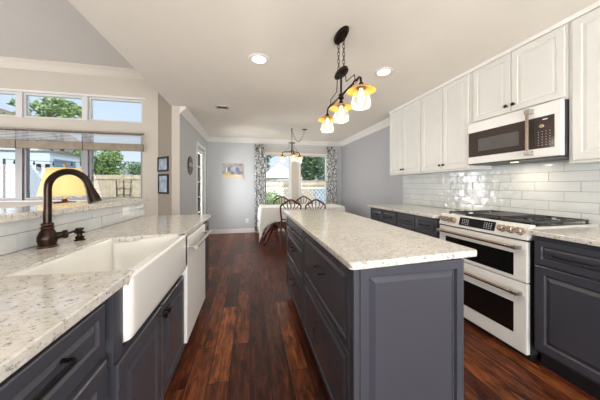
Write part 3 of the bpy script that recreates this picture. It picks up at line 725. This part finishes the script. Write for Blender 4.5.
m = MB(); oval(PX, PY, 2.118, 2.128, .044, .105, m); oval(PX, PY, 2.128, 2.142, .04, .097, m); m.build('plate', 'oil_bronze', t, bevel=.003)
m = MB(); m.tube([(PX, PY, 2.12), (PX, PY, 1.90)], .008, 10); m.lathe([(.012, 0), (.022, .008), (.022, .02), (.012, .03), (.02, .036), (.02, .044), (.01, .05)], (PX, PY, 1.91), 16); m.build('stem', 'oil_bronze', t, smooth=True)
m = MB(); m.tube([(PX, PY - .30, 1.945), (PX, PY + .30, 1.945)], .009, 10)
for s_ in (-1, 1):
    m.tube([(PX, PY + s_ * .27, 1.945), (PX, PY + s_ * .32, 1.95), (PX, PY + s_ * .345, 1.935), (PX, PY + s_ * .35, 1.895)], .008, 10)
    m.tube([(PX, PY + s_ * .26, 1.947), (PX, PY + s_ * .25, 2.00), (PX, PY + s_ * .10, 2.015), (PX, PY + s_ * .085, 2.115)], .0035, 8)
    m.tube([(PX, PY + s_ * .255, 1.945), (PX, PY + s_ * .275, 1.945)], .014, 12)
m.build('arm_bar', 'oil_bronze', t, smooth=True)
for dy in (-.35, 0, .35): jar_light(t, PX, PY + dy, 1.905)

DX, DY = .875, 4.95
t = thing('chandelier', 'bronze swag chandelier with three glass jars over the dining table', 'chandelier', (DX, DY, 1.72))
m = MB(); m.lathe([(.008, -.012), (.055, -.012), (.06, -.004), (.06, 0)], (1.16, 4.98, CZ), 20); m.lathe([(.004, -.06), (.012, -.05), (.012, -.01), (.018, 0)], (DX, DY, CZ), 12); m.build('canopy', 'oil_bronze', t, smooth=True)
m = MB(); pts = [Vector((DX + (1.16 - DX) * i / 12, DY + .03 * i / 12, CZ - .03 - .24 * 4 * (i / 12) * (1 - i / 12) * (1.0))) for i in range(13)]
for a, b in zip(pts, pts[1:]): chain(m, a, b, 1, .014)
chain(m, (DX, DY, CZ - .03), (DX, DY, 2.14), 10, .014); m.build('chain', 'oil_bronze', t, smooth=True)
m = MB(); m.lathe([(.075, 0), (.075, .008), (.05, .014)], (DX, DY, 2.125), 24); m.tube([(DX, DY, 2.13), (DX, DY, 1.90)], .013, 10); m.lathe([(.014, 0), (.028, .012), (.028, .03), (.014, .04)], (DX, DY, 1.93), 16); m.build('stem', 'oil_bronze', t, smooth=True)
for k in range(3):
    a = math.radians(-90 + 120 * k); ca, sa = math.cos(a), math.sin(a); q = lambda r, z: (DX + r * ca, DY + r * sa, z)
    m = MB(); m.tube([q(.02, 1.945), q(.19, 1.945), q(.215, 1.93), q(.22, 1.89)], .0085, 8); m.tube([q(.15, 1.95), q(.14, 2.0), q(.07, 2.03), q(.06, 2.125)], .004, 6); m.build('arm', 'oil_bronze', t, smooth=True)
    jar_light(t, DX + .22 * ca, DY + .22 * sa, 1.895, s=1.0)

# ------------------------------------------------------------------ dining end
def curtain_panel(x0, x1, label):
    m = MB(); n = 60; zs = [.03, .6, 1.2, 1.8, 2.30]; g = []
    for i in range(n + 1):
        u = i / n; xx = x0 + (x1 - x0) * u
        g.append([m.bm.verts.new((xx + .008 * math.sin(u * 21 + z), FY - .085 + .030 * math.sin(u * 2 * PI * 5.5 + .15 * z), z)) for z in zs])
    for i in range(n):
        for j in range(len(zs) - 1): m.bm.faces.new((g[i][j], g[i + 1][j], g[i + 1][j + 1], g[i][j + 1]))
    o = m.build('curtain', 'curtain_print', smooth=True, base=((x0 + x1) / 2, FY - .085, .03)); s = o.modifiers.new('thick', 'SOLIDIFY'); s.thickness = .003
    tag(o, label, 'curtain', 'black and white print curtains')
curtain_panel(.115, .405, 'black and white print curtain left of the dining windows'); curtain_panel(2.07, 2.36, 'black and white print curtain right of the dining windows')
t = thing('curtain_rod', 'thin white curtain rod above the dining windows', 'curtain rod', (1.24, FY - .08, 2.26))
MB().tube([(.08, FY - .085, 2.285), (2.40, FY - .085, 2.285)], .011, 10).build('rod', 'rod_white', t, smooth=True)
for x in (.07, 2.41): MB().sphere((x, FY - .085, 2.285), .024).build('finial', 'rod_white', t, smooth=True)
for x in (.30, 2.2): MB().tube([(x, FY, 2.285), (x, FY - .085, 2.285)], .008, 8).build('bracket', 'rod_white', t)

# painting: a still life of generic jugs on the far wall
t = thing('canvas_painting', 'small still-life canvas with blue jugs on the far grey wall', 'painting', (-.44, FY, 1.4))
MB().box(-.69, -.19, FY - .025, FY - .001, 1.40, 1.79).build('canvas', 'print_cream', t)
MB().box(-.685, -.195, FY - .027, FY - .0251, 1.50, 1.785).build('backdrop', 'art_still', t)
plain('p_blue', (96, 110, 160), .6, var=.3, vscale=20); plain('p_lblue', (150, 178, 190), .6, var=.2, vscale=20); plain('p_yel', (214, 178, 70), .6, var=.3, vscale=20); plain('p_whi', (220, 216, 212), .6)
def flat(pts, nm, mt): m = MB(); v = [m.bm.verts.new((x, FY - .0278, z)) for x, z in pts]; m.bm.faces.new(v); m.build(nm, mt, t)
el = lambda cx, cz, a, b: [(cx + a * math.cos(2 * PI * k / 16), cz + b * math.sin(2 * PI * k / 16)) for k in range(16)]
flat(el(-.52, 1.63, .035, .075), 'jug', 'p_blue'); flat(el(-.40, 1.63, .045, .065), 'jug', 'p_lblue'); flat(el(-.585, 1.62, .02, .07), 'jug', 'p_whi'); flat(el(-.32, 1.64, .035, .055), 'jug', 'p_blue')
flat(el(-.54, 1.505, .06, .03), 'lemons', 'p_yel'); flat(el(-.32, 1.48, .06, .02), 'cloth', 'p_whi')

# wall plaque
t = thing('wall_plaque', 'oval dark mosaic plaque with a pink band on the left dining wall', 'wall plaque', (LX, 4.55, 1.43))
m = MB(); m.lathe([(.17, 0), (.17, .012), (.155, .02), (.001, .02)], (LX, 4.55, 1.58), 32, 'x'); m.build('disc', 'mosaic', t)
plain('plaque_pink', (196, 160, 140), .6, var=.2, vscale=30)
MB().box(LX + .02, LX + .026, 4.42, 4.68, 1.555, 1.625).build('band', 'plaque_pink', t, bevel=.003)
# picture frames on the diagonal wall
dirv = Vector((.707, -.707, 0)); nv = Vector((-.707, -.707, 0)); o0 = Vector((-1.472, 4.24, 0))
def frame(s0, s1, z0, z1, label):
    base = o0 + dirv * (s0 + s1) / 2 + Vector((0, 0, z0)); t = thing('picture_frame', label, 'picture', base, 'framed pictures in the window corner')
    a = o0 + dirv * s0 + Vector((0, 0, z0)); w_, h_ = s1 - s0, z1 - z0
    MB().panel(a, dirv, nv, w_, h_, [(0, .001), (0, .018), (.006, .022), (.024, .022), (.028, .010), (.029, .010)]).build('frame', 'toe_dark', t)
    MB().panel(a + dirv * .03 + Vector((0, 0, .03)), dirv, nv, w_ - .06, h_ - .06, [(0, .008), (0, .0112), (.001, .0115)]).build('print', 'art_blue', t)
frame(.02, .335, 1.44, 1.675, 'dark-framed blue print, upper of the two by the window corner'); frame(.035, .335, 1.085, 1.40, 'dark-framed blue print, lower of the two by the window corner')

# dining table
TX0, TX1, TY0, TY1, TZ = .22, 2.05, 4.86, 5.72, .755
t = thing('dining_table', 'dark wood pedestal dining table under a white cloth', 'table', (1.13, 5.29, 0))
MB().box(TX0 + .02, TX1 - .02, TY0 + .02, TY1 - .02, .725, TZ).build('tabletop', 'mahogany', t, bevel=.004)
for x in (.62, 1.66):
    MB().lathe([(.05, .28), (.06, .32), (.04, .36), (.05, .42), (.035, .55), (.05, .66), (.09, .70), (.09, .726)], (x, 5.2, 0), 18).build('pedestal', 'mahogany', t, smooth=True)
    for (dx, dy) in ((-.34, -.42), (-.36, .15), (.30, -.30), (.30, .3)):
        m = MB(); m.tube([(x, 5.2, .36), (x + dx * .35, 5.2 + dy * .35, .34), (x + dx * .65, 5.2 + dy * .65, .20), (x + dx * .88, 5.2 + dy * .88, .055), (x + dx, 5.2 + dy, .03)], [.045, .04, .032, .026, .03], 10); m.build('leg', 'mahogany', t, smooth=True)
# tablecloth with drooping corners
m = MB(); prof = []
def cloth():
    pts = []; n = 90; per = []
    a, b = TX0 - .004, TX1 + .004; c, d = TY0 - .004, TY1 + .004; r = .06
    corners = [(b - r, d - r, 0), (a + r, d - r, 90), (a + r, c + r, 180), (b - r, c + r, 270)]
    for ci, (cx, cy, a0) in enumerate(corners):
        for i in range(9):
            an = math.radians(a0 + 90 * i / 8); per.append((cx + r * math.cos(an), cy + r * math.sin(an), math.cos(an), math.sin(an), 1 - abs(i - 4) / 4.0, an))
        nx = corners[(ci + 1) % 4]; an = math.radians(a0 + 90); sx_, sy_ = cx + r * math.cos(an), cy + r * math.sin(an); ex, ey = nx[0] + r * math.cos(an), nx[1] + r * math.sin(an)
        k = 16
        for i in range(1, k): per.append((sx_ + (ex - sx_) * i / k, sy_ + (ey - sy_) * i / k, math.cos(an), math.sin(an), -min(i, k - i) / k * 2, an))
    top = [m.bm.verts.new((p[0], p[1], TZ + .004)) for p in per]; m.bm.faces.new(top)
    rings = [top]
    for lev in range(1, 7):
        ring_ = []
        for j, p in enumerate(per):
            cw = max(0, p[4]); near = max(0, 1 + p[4] * 5) if p[4] < 0 else 1
            drop = .29 + .30 * cw + (.12 * near if p[4] < 0 else .12)
            f_ = lev / 6; wav = .018 * math.sin(j * 1.35) * f_; o_ = .012 + .02 * f_ + wav + .035 * cw * f_
            ring_.append(m.bm.verts.new((p[0] + p[2] * o_, p[1] + p[3] * o_, TZ + .004 - drop * f_)))
        rings.append(ring_)
    for A, B in zip(rings, rings[1:]):
        for k in range(len(A)): m.bm.faces.new((A[k], A[(k + 1) % len(A)], B[(k + 1) % len(A)], B[k]))
cloth()
o = m.build('tablecloth', 'linen', smooth=True, base=(1.13, 5.29, .2)); s = o.modifiers.new('thick', 'SOLIDIFY'); s.thickness = .002; s.offset = 1
tag(o, 'white tablecloth with drooping corners over the dining table', 'tablecloth')

def make_chair(label):
    """local: seat front towards +y, back at y=0 (facing -y), origin on floor"""
    t = thing('dining_chair', label, 'chair', (0, 0, 0), 'shield-back dining chairs', local=True)
    w2 = .22
    m = MB(); m.prism([(-.20, .0), (.20, .0), (.245, .42), (-.245, .42)], .43, .465); m.build('seat', 'dark_upholstery', t, bevel=.012)
    m = MB(); m.prism([(-.205, -.005), (.205, -.005), (.25, .43), (-.25, .43)], .37, .43); m.build('seat_rail', 'mahogany', t, bevel=.004)
    for s_ in (-1, 1):
        m = MB(); m.tube([(s_ * .19, -.10, 0), (s_ * .188, -.03, .25), (s_ * .185, 0, .43), (s_ * .175, -.01, .55), (s_ * .20, -.05, .70), (s_ * .205, -.075, .82)], [.016, .018, .020, .018, .017, .016], 8); m.build('leg', 'mahogany', t, smooth=True)
        m = MB(); m.tube([(s_ * .225, .40, .40), (s_ * .222, .40, .2), (s_ * .22, .40, 0)], [.022, .018, .014], 4); m.build('leg', 'mahogany', t)
    cr_ = [(-.205, -.075, .815), (-.17, -.082, .845), (-.10, -.09, .89), (-.04, -.094, .925), (0, -.095, .935), (.04, -.094, .925), (.10, -.09, .89), (.17, -.082, .845), (.205, -.075, .815)]
    MB().tube(cr_, [.014, .017, .018, .019, .020, .019, .018, .017, .014], 8).build('crest_rail', 'mahogany', t, smooth=True)
    MB().tube([(-.175, -.01, .55), (-.08, -.015, .535), (0, -.017, .53), (.08, -.015, .535), (.175, -.01, .55)], .013, 8).build('lower_rail', 'mahogany', t, smooth=True)
    for k in range(-2, 3):
        m = MB(); m.tube([(k * .018, -.02, .54), (k * .022, -.045, .64), (k * .045, -.07, .74), (k * .075, -.085, .82), (k * .072, -.09, .905 - abs(k) * .022)], [.009, .007, .008, .010, .008], 6); m.build('splat', 'mahogany', t, smooth=True)
    m = MB()
    for s_ in (-1, 1): m.tube([(s_ * .19, -.04, .18), (s_ * .222, .40, .18)], .010, 6)
    m.tube([(-.205, .18, .18), (.205, .18, .18)], .010, 6); m.build('stretcher', 'mahogany', t, smooth=True)
    return t
c0 = make_chair('shield-back wooden dining chair, nearer left, partly hidden by the island'); c0.location = (.79, 4.66, 0); c0.rotation_euler = (0, 0, 0)
dup(c0, (1.30, 4.66, 0), 0, 'shield-back wooden dining chair, nearer right, behind the island top')
dup(c0, (.80, 5.93, 0), PI, 'shield-back wooden dining chair across the table, left one by the window')
dup(c0, (1.38, 5.93, 0), PI, 'shield-back wooden dining chair across the table, right one by the window')

# ------------------------------------------------------------------ family room
t = thing('console_table', 'dark console table behind the low wall, under the yellow lamp', 'table', (-1.62, 2.4, 0))
MB().box(-1.85, -1.36, 1.9, 2.9, .70, .73).build('top', 'mahogany', t, bevel=.004)
for x in (-1.82, -1.39):
    for y in (1.93, 2.87): MB().box(x - .02, x + .02, y - .02, y + .02, 0, .70).build('leg', 'mahogany', t)
lx, ly = -1.56, 2.40
t = thing('table_lamp', 'table lamp with a wide yellow pleated shade behind the granite ledge', 'lamp', (lx, ly, .73))
MB().lathe([(.09, 0), (.09, .02), (.03, .04), (.06, .10), (.09, .18), (.07, .27), (.03, .325)], (lx, ly, .73), 24).build('body', 'ceramic_red', t, smooth=True)
MB().lathe([(.012, .325), (.07, .335), (.075, .345), (.02, .352), (.014, .37)], (lx, ly, .73), 24).build('neck_cap', 'ceramic_red', t, smooth=True)
MB().tube([(lx, ly, 1.08), (lx, ly, 1.39)], .004, 8).build('stem', 'gold', t); MB().sphere((lx, ly, 1.392), .012).build('finial', 'gold', t, smooth=True)
m = MB(); 
seg = 96; g = []
for r, z in ((.163, 1.125), (.159, 1.15), (.134, 1.26), (.108, 1.362)):
    g.append([m.bm.verts.new((lx + (r + .002 * (k % 2)) * math.cos(2 * PI * k / seg), ly + (r + .002 * (k % 2)) * math.sin(2 * PI * k / seg), z)) for k in range(seg)])
for A, B in zip(g, g[1:]):
    for k in range(seg): m.bm.faces.new((A[k], A[(k + 1) % seg], B[(k + 1) % seg], B[k]))
o = m.build('lamp_shade', 'shade_yellow', t, smooth=True); s = o.modifiers.new('thick', 'SOLIDIFY'); s.thickness = .003
# raised blinds over the lower windows
for i, (x0, x1) in enumerate(FWX):
    t = thing('window_blind', ('raised wooden blind on the family room window, leftmost at the frame edge', 'raised wooden blind on the middle family room window', 'raised wooden blind on the right family room window')[i], 'blind', ((x0 + x1) / 2, WY - .02, 1.75), 'raised window blinds')
    MB().box(x0 - .028, x1 + .028, WY - .055, WY + .0, 2.035, 2.055).build('headrail', 'blind_tan', t)
    m = MB()
    for k in range(6): m.box(x0 - .024, x1 + .024, WY - .05, WY - .005, 1.895 + k * .022, 1.899 + k * .022)
    m.build('slats', 'blind_white', t)
    MB().box(x0 - .026, x1 + .026, WY - .052, WY - .003, 1.765, 1.878).build('slat_stack', 'blind_tan', t, bevel=.004)
    m = MB()
    for x in (x0 + .12, x1 - .12): m.tube([(x, WY - .028, 1.77), (x, WY - .028, 2.04)], .0015, 5)
    m.build('cords', 'blind_white', t)

# ------------------------------------------------------------------ outdoors
m = MB(); m.box(-40, 40, FY + .13, 60, -.25, -.15); m.box(-40, -5.5, -20, FY + .13, -.25, -.15); m.box(-5.5, LX - .12, WY + .13, FY + .13, -.25, -.15); tag(m.build('lawn', 'lawn'), 'backyard ground beyond the windows', 'ground', kind='structure'); 
def foliage(m, c, rad, n, s, rnd, flatz=1.0):
    for _ in range(n):
        d = Vector((rnd.gauss(0, 1), rnd.gauss(0, 1), rnd.gauss(0, 1))).normalized() * rad * (rnd.random() ** .35)
        p = Vector(c) + Vector((d.x, d.y, d.z * flatz)); u = Vector((rnd.gauss(0, 1), rnd.gauss(0, 1), rnd.gauss(0, .6))).normalized(); v = u.orthogonal().normalized(); q = s * rnd.uniform(.6, 1.3)
        m.bm.faces.new([m.bm.verts.new(p + u * q * a + v * q * b) for a, b in ((-1, 0), (0, -.45), (1, 0), (0, .45))])
def tree(x, y, h, r, mat, label, blobs=7, leaf_s=.16, n=320, seed=1, flatz=.7, low=.4):
    rnd = random.Random(seed); t = thing('tree', label, 'tree', (x, y, -.15), 'backyard trees')
    m = MB(); m.tube([(x, y, -.15), (x + .05 * h * .2, y, h * .4), (x, y, h * .8)], [.14, .10, .05], 8)
    for k in range(5):
        a = rnd.uniform(0, 2 * PI); m.tube([(x, y, h * (.4 + .07 * k)), (x + r * .7 * math.cos(a), y + r * .5 * math.sin(a), h * (.55 + .08 * k))], [.05, .02], 6)
    m.build('trunk', 'trunk', t, smooth=True)
    m = MB()
    for k in range(blobs):
        a = rnd.uniform(0, 2 * PI); q = rnd.uniform(.1, .75) * r
        foliage(m, (x + q * math.cos(a), y + q * math.sin(a) * .6, h * rnd.uniform(low, .95)), r * rnd.uniform(.35, .55), n, leaf_s, rnd, flatz)
    m.build('crown', mat, t)
tree(-9.9, 15.0, 6.0, 1.8, 'leaf_light', 'spreading pale green tree seen in the middle transom window', 12, .12, 150, 3, .3, .74)
tree(-10.1, 19.0, 3.7, 1.7, 'leaf_light', 'rounded green tree behind the fence at left', 9, .10, 420, 5, .8, .45)
tree(-8.5, 22.0, 3.1, 1.6, 'leaf_dark', 'low green bush tree behind the fence, right of the rounded tree', 9, .10, 420, 6, .8, .4)
for i, (x, y, h, r, mt, lb) in enumerate([(.2, 13.4, 4.3, 1.5, 'leaf_blue', 'tall blue-green tree behind the left dining window'), (3.4, 13.4, 4.4, 1.5, 'leaf_dark', 'dense dark green tree centred in the right dining window'), (6.6, 13.8, 4.2, 1.5, 'leaf_blue', 'blue-green tree at the right edge of the dining windows')]):
    tree(x, y, h, r, mt, lb, 16, .11, 330, 20 + i, 1.0, .3)
def fence(x0, x1, y, h, label, seed):
    t = thing('fence', label, 'fence', ((x0 + x1) / 2, y, -.15), 'wood privacy fences'); m = MB(); x = x0; rnd = random.Random(seed)
    while x < x1: m.box(x, x + .135, y, y + .02, -.1, h + rnd.uniform(-.01, .01)); x += .142
    m.build('boards', 'fence_wood', t)
    m = MB(); m.box(x0, x1, y - .04, y - .001, h - .22, h - .13); m.box(x0, x1, y - .04, y - .001, .25, .34); m.build('rails', 'fence_wood', t)
    x = x0 + .3
    while x < x1:
        MB().box(x, x + .09, y - .10, y - .041, -.15, h + .03).build('post', 'fence_wood', t); x += 2.4
fence(-16, -1.5, 13.0, 1.75, 'tan board fence across the yard seen from the family room', 1); fence(-.5, 7.0, 11.2, 1.45, 'tan board fence beyond the dining windows', 2)
# obelisk trellis by the fence
t = thing('garden_trellis', 'thin wooden trellis leaning before the fence', 'trellis', (-6.0, 12.6, -.15)); m = MB()
for k in range(3): m.tube([(-6.1 + .22 * k, 12.6, -.15), (-6.2 + .32 * k, 12.7, 1.5)], .018, 6)
for k in range(5): m.tube([(-6.15 - .01 * k, 12.62, .2 + .3 * k), (-5.62 + .03 * k, 12.62, .2 + .3 * k)], .015, 6)
m.build('lattice', 'trunk', t)
# neighbour's houses
t = thing('house', 'low white neighbouring house with blue-grey door and painted wall shade, seen behind the lamp', 'house', (-9, 11, -.15))
MB().box(-13.5, -6.67, 9.6, 11.05, -.15, 2.38).build('wall', 'siding_white', t)
m = MB(); m.sweep([(-.78, 0), (.78, 0), (0, .12)], (-13.6, 10.325, 2.38), (-6.62, 10.325, 2.38), (0, 0, 1), (0, 1, 0)); m.build('roof', 'roof_brown', t)
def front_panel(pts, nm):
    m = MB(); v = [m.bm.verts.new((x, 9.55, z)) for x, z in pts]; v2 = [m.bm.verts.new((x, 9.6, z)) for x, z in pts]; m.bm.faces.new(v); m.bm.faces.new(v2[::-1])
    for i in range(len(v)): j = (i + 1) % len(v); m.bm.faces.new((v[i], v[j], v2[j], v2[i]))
    m.build(nm, 'shade_fittings_blue', t)
front_panel([(-7.38, -.1), (-6.72, -.1), (-6.72, 1.2), (-7.38, 2.15)], 'shade_panel'); MB().box(-6.67, -6.63, 9.75, 10.75, -.1, 2.15).build('garage_door', 'shade_fittings_blue', t); front_panel([(-8.3, -.1), (-8.1, -.1), (-8.1, 2.1), (-8.3, 2.1)], 'downspout')  # slanted panel is shade on the wall, put in as blue-grey colour
for x in (-6.95, -6.70): MB().box(x, x + .07, 9.46, 9.55, 1.72, 1.95).build('wall_lantern', 'toe_dark', t)
t = thing('house', 'distant house with a brown roof at the left edge of the transom windows', 'house', (-20, 24, -.15))
MB().box(-24, -17.5, 24, 30, -.15, 5.2).build('wall', 'siding_white', t); m = MB(); m.sweep([(-3.9, 0), (3.9, 0), (0, 2.6)], (-20.7, 23.6, 5.2), (-20.7, 30.3, 5.2), (0, 0, 1), (1, 0, 0)); m.build('roof', 'roof_brown', t)
# canopy seen in the left dining window
t = thing('garden_canopy', 'white peaked garden canopy beyond the left dining window', 'canopy', (1.3, 9.6, -.15))
m = MB(); a = m.bm.verts.new((1.15, 9.6, 2.15)); q = [m.bm.verts.new(p) for p in ((.35, 8.9, 1.52), (2.0, 8.9, 1.52), (2.0, 10.3, 1.52), (.35, 10.3, 1.52))]
for i in range(4): m.bm.faces.new((q[i], q[(i + 1) % 4], a))
m.bm.faces.new(q[::-1]); m.build('roof', 'canopy_white', t)
for x in (.4, 1.95):
    for y in (8.95, 10.25): MB().tube([(x, y, -.15), (x, y, 1.52)], .025, 8).build('post', 'canopy_white', t)
t = thing('lattice_screen', 'pale diagonal lattice screen low outside the dining windows', 'lattice screen', (1.6, 8.3, -.15)); m = MB()
for k in range(40):
    x = -.8 + k * .14
    for s_ in (-1, 1):
        m.tube([(x, 8.3 + .012 * s_, -.1), (x + s_ * 1.2 * .8, 8.3 + .012 * s_, 1.1)], .017, 4)
m.build('lattice', 'lattice_screen', t); MB().box(-1.6, 5.6, 8.27, 8.33, 1.1, 1.16).build('top_rail', 'lattice_screen', t)
t = thing('patio_chair', 'blue cushioned patio chair outside the right dining window', 'chair', (2.95, 8.95, -.15))
MB().box(2.55, 3.35, 8.65, 9.2, .25, .40).build('seat', 'tarp_blue', t, bevel=.03); m = MB(); m.sweep([(0, .38), (.12, .38), (.26, 1.08), (.16, 1.10)], (2.55, 9.1, 0), (3.35, 9.1, 0), (0, 0, 1), (0, 1, 0)); m.build('backrest', 'tarp_blue', t, bevel=.03)
for x in (2.58, 3.32):
    for y in (8.68, 9.17): MB().tube([(x, y, -.15), (x, y, .26)], .018, 8).build('leg', 'toe_dark', t)
for i, (x, y, s_) in enumerate(((.72, 7.7, .42),)):
    t = thing('potted_shrub', 'bright green shrub in a pot outside the left dining window', 'plant', (x, y, -.15)); m = MB(); foliage(m, (x, y, .75), s_ * .8, 500, .05, random.Random(9)); m.build('foliage', 'leaf_light', t)
    MB().lathe([(.14, 0), (.2, .4), (.19, .4), (.001, .38)], (x, y, -.15), 18).build('pot', 'roof_brown', t, smooth=True); MB().tube([(x, y, .2), (x, y, .7)], .02, 6).build('stem', 'trunk', t)
t = thing('string_lights', 'sagging string of small bulbs outside above the fence', 'string lights', (-3.9, 8.0, -.15))
pts = [Vector((-6.6 + 5.4 * i / 24, 8.0, 1.95 - .05 * math.sin(PI * (i % 12) / 12))) for i in range(25)]
MB().tube(pts, .006, 5).build('wire', 'toe_dark', t)
for x in (-6.6, -1.2): MB().tube([(x, 8.0, -.15), (x, 8.0, 1.96)], .025, 8).build('pole', 'trunk', t)
for i in range(1, 24, 2):
    p = pts[i]; MB().lathe([(.001, -.12), (.022, -.10), (.024, -.075), (.012, -.05), (.012, 0)], p, 8).build('bulb_socket', 'toe_dark', t)

for o in bpy.data.objects:
    if '_base' in o: del o['_base']
